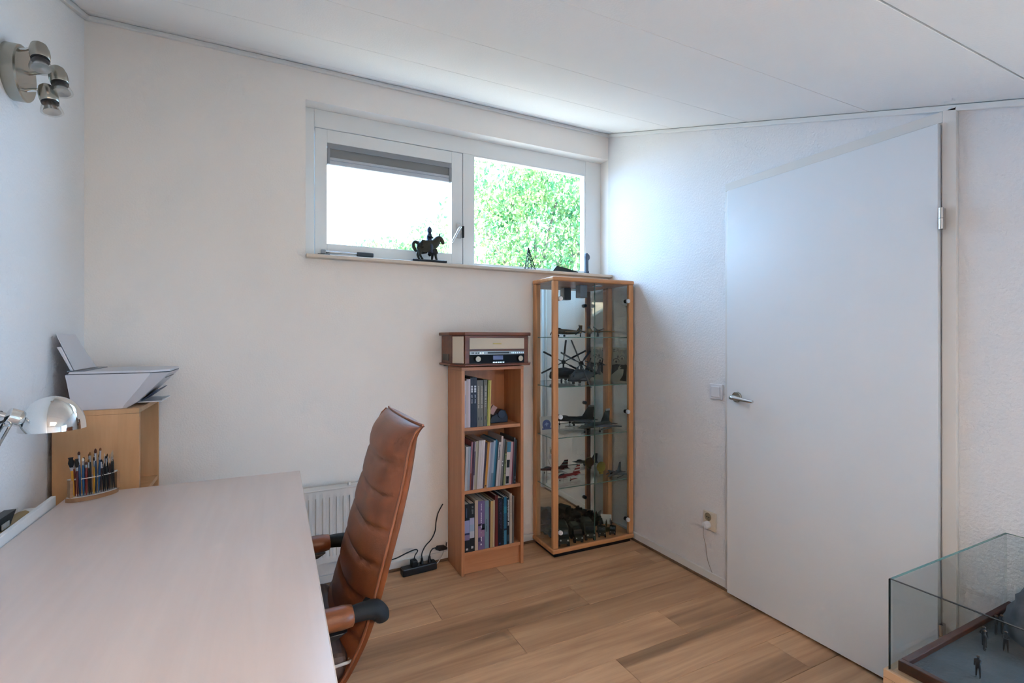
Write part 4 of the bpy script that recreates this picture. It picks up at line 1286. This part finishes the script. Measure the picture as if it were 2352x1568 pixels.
fr = [(-.058, '#b88018', .118, .0036, '#0c0b0a', .032, .0052, .012, 1.5, 'thick yellow handled paintbrush with a wide black head'),
      (-.050, '#5a1c1a', .112, .0032, '#1d1a14', .028, .0045, .012, 1.3, 'dark red handled paintbrush with a wide dark head'),
      (-.044, '#173a5e', .134, .0036, '#3c1d12', .012, .0036, .032, 1, 'blue handled paintbrush with a small brown tip'),
      (-.036, '#1d4f78', .112, .0036, '#c9c9c6', .010, .003, .014, 1, 'bright blue handled paintbrush with a pale tip'),
      (-.029, '#74160f', .100, .0042, '#5a3a34', .010, .0034, .010, 1, 'thick red handled paintbrush'),
      (-.022, '#0d0d10', .106, .0030, '#6d4a20', .010, .003, .020, 1, 'black handled paintbrush with a tan tip'),
      (-.016, '#10131a', .128, .0030, '#7a4a16', .012, .003, .022, 1, 'black handled paintbrush with a golden tip'),
      (-.009, '#c08a1c', .110, .0032, '#4a2a12', .012, .0042, .020, 1.2, 'short yellow handled paintbrush with a round brown head'),
      (-.003, '#152f4a', .136, .0036, '#5c2c14', .016, .0034, .026, 1, 'navy handled paintbrush with a tall chestnut tip'),
      (.004, '#23507a', .136, .0032, '#6b3e1c', .010, .003, .032, 1, 'blue handled paintbrush with a tall thin tip'),
      (.011, '#2c0e0c', .100, .0030, '#171310', .008, .003, .022, 1, 'maroon handled paintbrush with a silver neck'),
      (.018, '#0b0b0d', .094, .0028, '#2c1810', .010, .002, .014, 1, 'thin black handled paintbrush'),
      (.024, '#120d0b', .116, .0026, '#b9aFa2', .016, .0014, .018, 1, 'thin brown handled paintbrush with fine tip'),
      (.030, '#0c0d0f', .108, .0028, '#31211a', .010, .0022, .026, 1, 'thin black handled paintbrush with a long silver neck'),
      (.036, '#3b1813', .112, .0026, '#8f7a62', .016, .0014, .016, 1, 'thin red brown handled paintbrush with a fine tip'),
      (.042, '#0a0c0c', .118, .0026, '#a99a86', .018, .0012, .014, 1, 'thin black handled paintbrush with a fine pale tip'),
      (.048, '#0a0b0c', .116, .0026, '#a99a86', .018, .0012, .014, 1, 'thin black handled paintbrush with a fine tip'),
      (.054, '#0c100e', .120, .0026, '#a99a86', .018, .0012, .014, 1, 'thin green black handled paintbrush with a fine tip')]
for i, (lx, hc, ln, hr, bc_, bl_, br_, fl_, ft_, d) in enumerate(fr):
    k = math.sqrt(max(0, 1 - (lx / .070) ** 2))
    brush('%s, %s from left in the front row' % (d, ORD[i]), lx, .026 - .030 * k, ln, hr, hc, bc_, bl_, br_, fl_, (-4 if i == 0 else random.uniform(-2, 2), random.uniform(-1, 2)), flat_=ft_)
bk_ = [(-.052, '#6d2417', .108, 'brown red'), (-.040, '#1a1f4a', .118, 'dark violet'), (-.028, '#141416', .112, 'black'), (-.012, '#1c2a3a', .120, 'slate blue'), (.002, '#0e0f12', .118, 'black'),
       (.015, '#0e0f12', .112, 'black'), (.028, '#1d1411', .106, 'dark brown'), (.040, '#0e0f12', .110, 'black')]
for i, (lx, hc, ln, d) in enumerate(bk_):
    brush('%s handled paintbrush, %s from left in the rear row' % (d, ORD[i]), lx, .018, ln, .003, hc, '#5a3a20', .010, .0024, .02, (random.uniform(-2, 2), random.uniform(-3, 0)))

# ------------------------------------------------------------------ birch side cabinet with the printer
sc = thing('side_cabinet', 'birch veneer cabinet open to the right in the corner under the printer', 'cabinet', (-2.67, -.21, 0))
cx0, cx1, cy0, cy1, cz1 = -2.797, -2.541, -.412, -.018, 1.021
B(cx0, cx1, cy0, cy0 + .018, .0005, cz1 - .0185).build('side_panel', BIRCH, sc, bevel=.0008, world=True)
B(cx0, cx1, cy1 - .018, cy1, .0005, cz1 - .0185).build('side_panel', BIRCH, sc, bevel=.0008, world=True)
B(cx0, cx1, cy0, cy1, cz1 - .018, cz1).build('top_board', BIRCH, sc, bevel=.0008, world=True)
B(cx0, cx0 + .006, cy0 + .0185, cy1 - .0185, .01, cz1 - .0185).build('back_panel', BIRCH, sc, world=True)
for z in (.05, .37, .655):
    B(cx0 + .0065, cx1 - .003, cy0 + .0185, cy1 - .0185, z, z + .018).build('shelf', BIRCH, sc, world=True)

pz = 1.0215
pr_ = thing('printer', 'white inkjet printer with a raised paper support on the birch cabinet', 'printer', (-2.62, -.22, pz))
PRW = pmat('printer_white', '#cfcdd2', .4)
# body: loops along z, plan rectangle with the front leaning out
def ploop(z, xb, xf, y0, y1, ch):
    return [(xb, y0, z), (xf - ch, y0, z), (xf, y0 + ch, z), (xf, y1 - ch, z), (xf - ch, y1, z), (xb, y1, z)]


py0, py1 = -.402, -.050
MB().rings([ploop(pz, -2.742, -2.585, py0 + .004, py1 - .004, .012), ploop(pz + .02, -2.745, -2.555, py0, py1, .03), ploop(pz + .075, -2.754, -2.505, py0, py1, .04),
            ploop(pz + .132, -2.763, -2.452, py0, py1, .055)]).build('body', PRW, pr_, smooth=25, world=True)
MB().rings([ploop(pz + .1322, -2.760, -2.455, py0 + .002, py1 - .002, .055), ploop(pz + .135, -2.760, -2.455, py0 + .002, py1 - .002, .055)]).build('lid_seam', pmat('printer_grey', '#4a4b50', .5), pr_, world=True)
MB().rings([ploop(pz + .1352, -2.755, -2.452, py0, py1, .055), ploop(pz + .1425, -2.752, -2.456, py0 + .004, py1 - .004, .055)]).build('scanner_lid', PRW, pr_, smooth=25, world=True)
B(-2.763, -2.715, py0 + .02, py1 - .02, pz + .1427, pz + .146).build('feed_slot', PLAS_G, pr_, world=True)
ps = MB().rings([[(-2.752, -.388, pz + .147), (-2.752, -.115, pz + .147), (-2.744, -.115, pz + .147), (-2.744, -.388, pz + .147)],
                 [(-2.790, -.392, pz + .235), (-2.790, -.150, pz + .235), (-2.777, -.150, pz + .235), (-2.777, -.392, pz + .235)]]).build('paper_support', PRW, pr_, bevel=.002, world=True)
MB().rings([[(-2.742, -.384, pz + .148), (-2.742, -.12, pz + .148), (-2.7405, -.12, pz + .148), (-2.7405, -.384, pz + .148)],
            [(-2.774, -.388, pz + .232), (-2.774, -.17, pz + .232), (-2.772, -.17, pz + .232), (-2.772, -.388, pz + .232)],
            [(-2.792, -.392, pz + .283), (-2.792, -.19, pz + .283), (-2.790, -.19, pz + .283), (-2.790, -.392, pz + .283)]]).build('support_extension', PRW, ps, bevel=.0006, world=True)
B(-2.57, -2.487, -.30, -.10, pz + .008, pz + .013, M=None).build('output_tray', PLAS_W, pr_, bevel=.002, world=True)
MB().prism([(-2.556, pz + .016), (-2.500, pz + .060), (-2.495, pz + .060), (-2.551, pz + .016)], 'y', -.31, -.12).build('paper_exit', pmat('printer_navy', '#3b3f58', .4), pr_, world=True)
MB().prism([(-2.4775, pz + .106), (-2.4755, pz + .1085), (-2.4715, pz + .1085), (-2.4735, pz + .106)], 'y', -.30, -.12).build('button_strip', BLACK, pr_, world=True)

# ------------------------------------------------------------------ desk lamp
la = thing('desk_lamp', 'chrome desk lamp with a domed shade reaching over the desk', 'desk lamp', (-2.66, -1.36, DZ + .0005))
LX, LY, LZ = -2.650, -.90, 1.030
CHL = pmat('polished_chrome', (0.80, 0.79, 0.77), 0.06, 1.0)
prof = [(.0735 * math.cos(R(a)), .094 * math.sin(R(a))) for a in range(0, 91, 6)]
prof2 = [(.0715 * math.cos(R(a)), .092 * math.sin(R(a))) for a in range(90, -1, -6)]
MB().lathe(prof + prof2, 40, M=Matrix.Translation((LX, LY, LZ)), cap=False).build('shade', CHL, la, smooth=60, world=True)
MB().ell((LX, LY, LZ + .04), (.026, .026, .035), 16, 10).build('bulb', pmat('opal_bulb', '#d8d6d0', .3), la, smooth=60, world=True)
A0, A1 = Vector((-2.709, -.905, 1.062)), Vector((-2.738, -.925, 1.078))
MB().cyl(A0 + Vector((.012, .003, -.006)), A1, .0225, n=20).build('socket_sleeve', CHROME, la, smooth=40, bevel=.002, world=True)
MB().cyl(A0 + Vector((.011, .003, -.0065)), A0 + Vector((.007, .002, -.004)), .0245, n=20).build('sleeve_ring', BLACK, la, world=True)
MB().box(-.03, .012, -.011, .011, -.016, .016, M=Matrix.Translation((-2.752, -.932, 1.074)) @ Matrix.Rotation(R(-25), 4, 'Y')).build('joint_block', BLACK, la, bevel=.004, world=True)
MB().tube([(-2.736, -.945, 1.080), (-2.752, -.952, 1.088), (-2.775, -.965, 1.094), (-2.786, -1.0, 1.092)], .008, 10, 4).build('joint_arm', STEEL, la, smooth=60, world=True)
MB().cyl((-2.742, -.938, 1.075), (-2.742, -.952, 1.075), .0075, n=14).build('joint_screw', STEEL, la, smooth=40, world=True)
EL = Vector((-2.728, -1.19, .905))
for dx in (-.008, .008):
    MB().cyl((-2.737 + dx, -.925, 1.056), EL + Vector((dx, 0, 0)), .0035, n=8).build('upper_arm_rod', STEEL, la, smooth=40, world=True)
MB().cyl((-2.745, -.925, 1.054), (-2.729, -.925, 1.054), .006, n=10).build('rod_nut', STEEL, la, world=True)
MB().cyl(EL + Vector((-.02, 0, 0)), EL + Vector((.02, 0, 0)), .014, n=14).build('elbow', BLACK, la, smooth=40, world=True)
for dx in (-.008, .008):
    MB().cyl(EL + Vector((dx, 0, 0)), (-2.66 + dx, -1.36, DZ + .02), .0035, n=8).build('lower_arm_rod', STEEL, la, smooth=40, world=True)
MB().lathe([(.055, 0), (.055, .012), (.02, .02), (.012, .03), (0, .03)], 24, M=Matrix.Translation((-2.66, -1.36, DZ + .0006))).build('base', BLACK, la, smooth=40, world=True)

# ------------------------------------------------------------------ three-spot wall lamp
wl = thing('wall_spotlight', 'round brushed nickel wall lamp with three small spots on the left wall', 'wall lamp', (XL, -.71, 2.121))
rotx = Matrix.Rotation(R(90), 4, 'Y')
MB().lathe([(.083, 0), (.083, .032), (.079, .036), (0, .036)], 48, M=Matrix.Translation((XL + .0005, -.692, 2.108)) @ rotx).build('wall_plate', NICKEL, wl, smooth=30, world=True)
BULB = glass('bulb_glass', (.93, .93, .92), 1.5)
for c, ax, base in (((-2.712, -.790, 2.133), (.16, -.30, -1), (-.745, 2.155)), ((-2.690, -.716, 2.102), (.22, -.20, -1), (-.67, 2.12)), ((-2.712, -.722, 2.036), (.22, -.14, -1), (-.70, 2.055))):
    c, ax = Vector(c), Vector(ax).normalized()
    M_ = Matrix.Translation(c) @ ax.to_track_quat('Z', 'Y').to_matrix().to_4x4()
    sp = MB().lathe([(.0, -.042), (.012, -.041), (.019, -.034), (.0235, -.018), (.0245, .0), (.0225, .014), (.0215, .015)], 24, M=M_).build('spot_cup', NICKEL, wl, smooth=50, world=True)
    MB().lathe([(.0222, .0152), (.0215, .0195)], 24, M=M_).build('cup_ring', BLACK, sp, smooth=40, world=True)
    bu = MB().lathe([(.0200, .0198), (.0215, .024), (.0275, .043), (.028, .048), (.025, .050), (.019, .049), (.0, .048)], 24, M=M_).build('bulb', BULB, sp, smooth=50, world=True)
    MB().lathe([(.014, .024), (.0225, .0465), (.0, .0440)], 16, M=M_).build('reflector', pmat('reflector_facets', (.75, .74, .72), .25, 1.0), bu, smooth=30, world=True)
    b0 = Vector((XL + .036, base[0], base[1]))
    MB().tube([b0, b0 * .5 + (c - ax * .02) * .5 + Vector((.004, 0, .004)), c - ax * .02 - Vector((.02, 0, 0))], [.006, .0055, .005], 8, 3).build('arm', CHROME, wl, smooth=60, world=True)

# ------------------------------------------------------------------ swivel chair
ch = thing('office_chair', 'brown leather high-back swivel chair with armrests at the desk', 'chair', (-2.12, -1.24, 0))
YC = -1.24


def interp(tab, z):
    for (z0, a), (z1, b_) in zip(tab[:-1], tab[1:]):
        if z0 <= z <= z1:
            t = (z - z0) / (z1 - z0)
            return a + (b_ - a) * t
    return tab[0][1] if z < tab[0][0] else tab[-1][1]


def smooth_interp(tab, z):
    d = .018
    return sum(interp(tab, z + k * d) for k in (-1.5, -.75, 0, .75, 1.5)) / 5


REAR = [(.30, -2.06), (.36, -2.00), (.43, -1.930), (.50, -1.886), (.56, -1.860), (.62, -1.842), (.70, -1.820), (.78, -1.797), (.90, -1.768), (1.0, -1.750), (1.06, -1.744), (1.2, -1.73)]
HALF = [(.30, .208), (.43, .220), (.60, .224), (.80, .222), (.95, .216), (1.03, .210), (1.2, .205)]
THK = [(.30, .05), (.45, .075), (.60, .088), (.80, .092), (.95, .084), (1.2, .078)]
stitches = [.535, .62, .705, .79, .875, .96]
rings = []
edge = {-1: [], 1: []}
N = 110
for i in range(N + 1):
    z = .345 + (1.052 - .345) * (i / N if i < 90 else 1 - (1 - 90 / N) * ((N - i) / (N - 90)) ** 1.7)
    xr, w, t = smooth_interp(REAR, z), smooth_interp(HALF, z), smooth_interp(THK, z)
    if z > .985:
        t = .078 * math.sqrt(max(0.0, 1 - ((z - .985) / (1.0535 - .985)) ** 2)) + .004
    loop = []
    for j in range(15):
        s = -1 + 2 * j / 14
        sag = .020 * (1 - s * s)
        g = sum(math.exp(-((z - (zk - sag)) / .0055) ** 2) for zk in stitches) * .011 * (1 - abs(s) ** 6)
        puff = sum(.004 * math.cos(math.pi * (z + sag - zk - .0425) / .085) if abs(z + sag - zk - .0425) < .0425 else 0 for zk in stitches)
        bulge = t * .52 + (t * .48) * (1 - abs(s) ** 3.2)
        loop.append((xr - bulge + g - puff * (1 - abs(s) ** 4), YC + w * s * (1 - .02 * abs(s)), z))
    edge[-1].append(Vector(loop[0]))
    edge[1].append(Vector(loop[-1]))
    for j in range(11):
        s = 1 - 2 * j / 10
        loop.append((xr - min(.030, .38 * t) * abs(s) ** 3.5, YC + (w + .004) * s, z))
    rings.append(loop)
MB().rings(rings).build('backrest', LEATHER, ch, smooth=70, world=True)
for sg in (-1, 1):
    MB().tube([p + Vector((-.001, .002 * sg, 0)) for p in edge[sg][4::4]], .0038, 6).build('piping', PIPING, ch, smooth=60, world=True)
MB().tube([Vector(p) + Vector((0, 0, .002)) for p in rings[-1][:15]], .0035, 6).build('piping', PIPING, ch, smooth=60, world=True)
# seat: leather shell with a dark cushion
MB().prism([(-2.52, .40), (-2.50, .365), (-2.05, .335), (-1.975, .375), (-1.985, .41), (-2.06, .405), (-2.48, .425)], 'y', YC - .205, YC + .205).build('seat_shell', LEATHER, ch, bevel=.012, world=True)
MB().box(-2.52, -1.945, YC - .212, YC + .212, .427, .500).build('seat_cushion', LEATHERD, ch, bevel=.026, world=True, seg=4)
MB().tube([(-2.40, YC - .215, .478), (-1.985, YC - .215, .478), (-1.945, YC - .18, .480), (-1.940, YC, .482), (-1.945, YC + .18, .480), (-1.985, YC + .215, .478), (-2.40, YC + .215, .478)], .0042, 6, 4).build('cushion_piping', pmat('pale_piping', '#a8a29c', .7), ch, smooth=60, world=True)
for sg in (-1, 1):
    ya = YC + .243 * sg
    ar = MB().rings([[(x, ya + r * 1.0 * math.cos(2 * math.pi * k / 16), .610 + .9 * r * math.sin(2 * math.pi * k / 16)) for k in range(16)] for x, r in ((-2.33, .012), (-2.32, .024), (-2.29, .029), (-1.965, .030), (-1.945, .027), (-1.938, .015))]).build('armrest', LEATHER, ch, smooth=60, world=True)
    MB().prism([(-2.30, .574), (-2.22, .556), (-2.12, .566), (-2.06, .556), (-1.98, .566), (-1.955, .580)], 'y', ya - .014, ya + .014).build('armrest_support', BLACK, ar, bevel=.003, world=True)
    MB().tube([(-1.945, ya, .612), (-1.915, ya - .003 * sg, .612), (-1.888, ya - .006 * sg, .608), (-1.874, ya - .006 * sg, .592), (-1.870, ya - .006 * sg, .578)], [.020, .022, .024, .022, .016], 14, 4).build('arm_bracket', BLACKM, ch, smooth=60, world=True)
    MB().cyl((-1.895, ya - .02 * sg, .606), (-1.895, YC + .19 * sg, .606), .016, n=12).build('arm_pivot', BLACKM, ch, smooth=40, world=True)
    MB().prism([(-2.20, .560), (-2.14, .560), (-2.08, .38), (-2.14, .37)], 'y', ya - .010, ya + .010).build('arm_post', BLACK, ch, bevel=.003, world=True)
    MB().box(-2.15, -2.07, min(YC + .20 * sg, ya), max(YC + .20 * sg, ya), .355, .385).build('arm_mount', BLACK, ch, world=True)
MB().prism([(-2.45, .364), (-1.99, .333), (-1.99, .325), (-2.40, .325)], 'y', YC - .15, YC + .15).build('seat_pan', BLACK, ch, world=True)
MB().cyl((-2.20, YC, .12), (-2.20, YC, .326), .025, n=16).cyl((-2.20, YC, .09), (-2.20, YC, .20), .034, n=16).build('gas_column', BLACK, ch, smooth=40, world=True)
for k in range(5):
    a = R(72 * k + 20)
    e = Vector((-2.20 + .27 * math.cos(a), YC + .27 * math.sin(a), .075))
    MB().tube([(-2.20, YC, .105), (-2.20 + .15 * math.cos(a), YC + .15 * math.sin(a), .095), e], [.024, .02, .014], 10, 3).build('star_leg', BLACK, ch, smooth=60, world=True)
    w = Vector((-math.sin(a), math.cos(a), 0)) * .02
    c0 = Vector((e.x, e.y, .0285))
    MB().cyl(c0 - w, c0 + w, .0278, n=16).build('castor', BLACK, ch, smooth=40, world=True)

ch.location.x += .025

# ------------------------------------------------------------------ power strip and cables
ps_ = thing('power_strip', 'black power strip with three plugs on the floor beside the bookcase', 'power strip', (-1.352, -.075, .0005), (0, 0, R(4)))
B(-.098, .098, -.026, .026, .0003, .042).build('strip_body', BLACK, ps_, bevel=.006)
B(-.045, -.012, -.02, .02, .0422, .072).build('angled_plug', BLACK, ps_, bevel=.004)
for xx in (.018, .062):
    MB().cyl((xx, 0, .0422), (xx, 0, .060), .012, .007, 12).cyl((xx, 0, .060), (xx, 0, .072), .007, .006, 12).build('plug', BLACK, ps_, smooth=40)
CAB = pmat('black_cable', '#121214', .5)
MB().tube([(-.028, 0, .072), (-.018, .01, .092), (.0, .02, .108), (-.012, .03, .114), (-.06, .035, .103), (-.12, .04, .085), (-.20, .05, .075), (-.30, .05, .06)], .0032, 8, 6).build('cable', CAB, ps_, smooth=60)
MB().tube([(.018, 0, .072), (.022, .01, .095), (.05, .03, .122), (.09, .045, .145), (.115, .05, .185), (.122, .052, .235), (.132, .054, .275), (.146, .057, .30), (.166, .057, .33)], .0032, 8, 6).build('cable', CAB, ps_, smooth=60)
MB().tube([(.062, 0, .072), (.066, .0, .092), (.080, .002, .108), (.098, .004, .110)], .0032, 8, 5).build('cable', CAB, ps_, smooth=60)
MB().tube([(.166, .01, .098), (.172, .02, .108), (.178, .03, .114)], .003, 8, 3).build('cable', CAB, ps_, smooth=60)
MB().prism([(.097, .102), (.110, .118), (.150, .114), (.167, .102), (.165, .090), (.120, .090)], 'y', -.008, .014).build('inline_adapter', BLACK, ps_, bevel=.003)
MB().tube([(.099, .0, .018), (.115, .0, .030), (.14, .004, .06), (.160, .02, .09), (.178, .04, .115)], .0028, 8, 5).build('white_cable', pmat('white_cable', '#c9c6c0', .5), ps_, smooth=60)

# ------------------------------------------------------------------ glass diorama case on a wooden pedestal
pd = thing('pedestal', 'pale wooden pedestal carrying the glass diorama case at the lower right', 'pedestal', (-.36, -2.5, 0))
PX0, PX1, PY0, PY1, PZ = -.700, -.020, -2.96, -2.037, .447
PEDW = wood('pedestal_wood', '#a88668', '#bd9c7c', 'Z', 14, 10, .45)
for b_ in ((PX0, PX1, PY1 - .02, PY1), (PX0, PX1, PY0, PY0 + .02)):
    B(b_[0], b_[1], b_[2], b_[3], .0005, PZ - .0205).build('end_panel', PEDW, pd, world=True)
for b_ in ((PX0, PX0 + .02), (PX1 - .02, PX1)):
    B(b_[0], b_[1], PY0 + .0205, PY1 - .0205, .0005, PZ - .0205).build('side_panel', PEDW, pd, world=True)
B(PX0, PX1, PY0, PY1, PZ - .02, PZ).build('top_board', PEDW, pd, bevel=.001, world=True)
gc = thing('diorama_case', 'rectangular glass diorama case with dark wood frame beside the door', 'glass case', (-.36, -2.5, PZ + .0005))
GX0, GX1, GY0, GY1, GZ0, GZ1 = -.692, -.030, -2.95, -2.046, PZ + .0006, .677
GT = .006
CGL = glass('case_glass', (.93, .95, .95), 1.38)
GDK = pmat('dark_glass_edge', '#0e1512', .15)
GGR = pmat('case_green_edge', '#4c6a60', .15)
B(GX0, GX0 + GT, GY0, GY1, GZ0, GZ1).build('side_pane', CGL, gc, world=True)
B(GX1 - GT, GX1, GY0, GY1, GZ0, GZ1).build('side_pane', CGL, gc, world=True)
B(GX0 + GT + .0002, GX1 - GT - .0002, GY1 - GT, GY1, GZ0, GZ1).build('end_pane', CGL, gc, world=True)
B(GX0 + GT + .0002, GX1 - GT - .0002, GY0, GY0 + GT, GZ0, GZ1).build('end_pane', CGL, gc, world=True)
B(GX0, GX0 + GT, GY0, GY1, GZ1 + .0002, GZ1 + .0012).build('pane_edge', GDK, gc, world=True)
B(GX1 - GT, GX1, GY0, GY1, GZ1 + .0002, GZ1 + .0012).build('pane_edge', GGR, gc, world=True)
B(GX0 + GT, GX1 - GT, GY1 - GT, GY1, GZ1 + .0002, GZ1 + .0012).build('pane_edge', GGR, gc, world=True)
B(GX0 - .0006, GX0 + GT, GY1 - .001, GY1 + .0006, GZ0, GZ1).build('pane_edge', GDK, gc, world=True)
MAH = wood('mahogany_stain', '#2c0f08', '#441a0c', 'Y', 30, 12, .4)
fx0, fx1, fy0, fy1 = GX0 + .016, GX1 - .016, GY0 + .016, GY1 - .012
for b_ in ((fx0, fx0 + .016, fy0, fy1), (fx1 - .016, fx1, fy0, fy1), (fx0 + .0162, fx1 - .0162, fy1 - .016, fy1), (fx0 + .0162, fx1 - .0162, fy0, fy0 + .016)):
    B(b_[0], b_[1], b_[2], b_[3], GZ0 + .0004, GZ0 + .026).build('frame_rail', MAH, gc, bevel=.002, world=True)
GRD = pmat('diorama_ground', '#3d3e3d', .95, var=.25, vscale=18, bump=.5, bscale=120)
B(fx0 + .0165, fx1 - .0165, fy0 + .0165, fy1 - .0165, GZ0 + .0005, GZ0 + .014).build('ground_plate', GRD, gc, world=True)
gz = GZ0 + .0142
hl = thing('rock_hill', 'dark grey rounded rock hill inside the glass diorama case', 'rock model', (-.19, -2.27, gz))
rings_h = []
for j in range(10):
    t = j / 9
    r = math.cos(t * math.pi / 2) ** .75
    rings_h.append([((.13 * r + .008 * math.sin(5 * a + j)) * math.cos(a), (.17 * r + .008 * math.sin(3 * a + 2 * j)) * math.sin(a), .165 * math.sin(t * math.pi / 2) + .003 * math.sin(7 * a + 3 * j) * (t > 0)) for a in [2 * math.pi * k / 24 for k in range(24)]])
MB().rings(rings_h).build('rock', pmat('slate_rock', '#4e4e4f', .9, var=.3, vscale=25), hl, smooth=50)
for i, (fx, fy, rz, m, po, d) in enumerate([(-.405, -2.130, 20, FIGD, 'rifle', 'leftmost of the standing pair'), (-.385, -2.122, 80, FIGD, 'hip', 'rightmost of the standing pair'), (-.362, -2.158, -60, FIGD, 'rifle', 'right of the standing pair'),
                                         (-.285, -2.112, 10, FIGD, 'stand', 'farthest back, left one'), (-.268, -2.118, 40, FIGD, 'stand', 'farthest back, right one'), (-.556, -2.172, -90, FIGD, 'point', 'pointing, nearest in front')]):
    figurine('dark toy soldier in the diorama case, ' + d, (fx, fy, gz + .0003), rz, .053, m, po, 'figurine', 'toy soldiers in the diorama', FIGB)

# ------------------------------------------------------------------ garden outside
GRASS = pmat('lawn', '#76756c', .95, var=.25, vscale=.7)
gr = MB().add([(-40, -40, -2.7), (60, -40, -2.7), (60, 70, -2.7), (-40, 70, -2.7), (-40, -40, -2.9), (60, -40, -2.9), (60, 70, -2.9), (-40, 70, -2.9)], [(0, 1, 2, 3), (7, 6, 5, 4), (0, 4, 5, 1), (1, 5, 6, 2), (2, 6, 7, 3), (3, 7, 4, 0)]).build('ground', GRASS)
struct(gr, 'pale grass far below outside the window')


def leafmat(name, c1, c2):
    m = bpy.data.materials.new(name)
    m.use_nodes = True
    nt = m.node_tree
    nt.nodes.clear()
    o = nt.nodes.new('ShaderNodeOutputMaterial')
    mx = nt.nodes.new('ShaderNodeMixShader')
    mx.inputs[0].default_value = .45
    d = nt.nodes.new('ShaderNodeBsdfDiffuse')
    t = nt.nodes.new('ShaderNodeBsdfTranslucent')
    tc = nt.nodes.new('ShaderNodeTexCoord')
    n_ = nt.nodes.new('ShaderNodeTexNoise')
    n_.inputs['Scale'].default_value = 2.2
    n_.inputs['Detail'].default_value = 5
    r = nt.nodes.new('ShaderNodeValToRGB')
    r.color_ramp.elements[0].position, r.color_ramp.elements[1].position = .35, .65
    r.color_ramp.elements[0].color, r.color_ramp.elements[1].color = lin(c1), lin(c2)
    nt.links.new(tc.outputs['Object'], n_.inputs['Vector'])
    nt.links.new(n_.outputs['Fac'], r.inputs['Fac'])
    nt.links.new(r.outputs['Color'], d.inputs['Color'])
    nt.links.new(r.outputs['Color'], t.inputs['Color'])
    nt.links.new(d.outputs[0], mx.inputs[1])
    nt.links.new(t.outputs[0], mx.inputs[2])
    nt.links.new(mx.outputs[0], o.inputs['Surface'])
    return m


LEAF = leafmat('maple_leaf', '#447c52', '#9db070')
BARK = pmat('grey_bark', '#6b6152', .9, var=.3, vscale=8)


def tree(label, loc, blobs, n, leaf, trunk_h, r0, seed):
    rnd = random.Random(seed)
    o = thing('deciduous_tree', label, 'tree', loc, group='trees outside the window')
    tr_ = MB().tube([(0, 0, 0), (.1, .05, trunk_h * .5), (.0, .1, trunk_h)], [r0, r0 * .8, r0 * .55], 10, 4)
    tr_.build('trunk', BARK, o, smooth=60)
    for (bx, by, bz, rx, ry, rz) in blobs:
        MB().tube([(0, .1, trunk_h * .85), (bx * .5, by * .5, (trunk_h + bz) * .5), (bx, by, bz + rz * .3)], [r0 * .45, r0 * .28, .02], 8, 3).build('branch', BARK, o, smooth=60)
    vs, fs = [], []
    vol = [b_[3] * b_[4] * b_[5] for b_ in blobs]
    for b_, v in zip(blobs, vol):
        for _ in range(int(n * v / sum(vol))):
            while True:
                p = Vector((rnd.uniform(-1, 1), rnd.uniform(-1, 1), rnd.uniform(-1, 1)))
                if .35 < p.length < 1 and rnd.random() < (.35 + .65 * p.length):
                    break
            q_ = Vector((b_[0] + p.x * b_[3], b_[1] + p.y * b_[4], b_[2] + p.z * b_[5]))
            s = leaf * rnd.uniform(.6, 1.25)
            e = Euler((rnd.uniform(0, 6.3), rnd.uniform(0, 6.3), rnd.uniform(0, 6.3))).to_matrix()
            k = len(vs)
            for a in ((-.9, 0, 0), (-.2, -.5, .12), (.9, 0, -.05), (-.2, .5, .12)):
                vs.append(tuple(q_ + e @ (Vector(a) * s)))
            fs += [(k, k + 1, k + 2), (k, k + 2, k + 3)]
    me = bpy.data.meshes.new('foliage')
    me.from_pydata(vs, [], fs)
    me.materials.append(LEAF)
    fo_ = bpy.data.objects.new('foliage', me)
    COL.objects.link(fo_)
    fo_.parent = o
    fo_['kind'] = 'stuff'
    return o


G = -2.7
tree('large leafy tree filling the right window pane', (5.2, 10.5, G), [(-1.6, 0, 6.6, 1.7, 1.5, 1.9), (.3, .2, 7.4, 1.9, 1.6, 2.0), (2.3, 0, 6.7, 2.0, 1.6, 2.0), (-1.0, 0, 8.9, 1.9, 1.5, 1.6), (1.4, .3, 9.2, 2.0, 1.6, 1.6), (3.6, .2, 8.6, 1.8, 1.5, 1.7),
     (-.2, -.2, 5.2, 2.0, 1.5, 1.4), (2.2, -.2, 4.9, 2.0, 1.5, 1.4)], 24000, .09, 5.5, .22, 3)
tree('lower leafy tree whose crown shows at the bottom of the left pane', (1.5, 14.2, G), [(0, 0, 6.2, 1.5, 1.1, 1.3), (1.1, .1, 6.0, 1.4, 1.1, 1.4), (-.9, 0, 5.5, 1.2, 1.0, 1.0), (1.7, .2, 7.4, .9, .8, .9)], 9000, .085, 4.2, .14, 5)
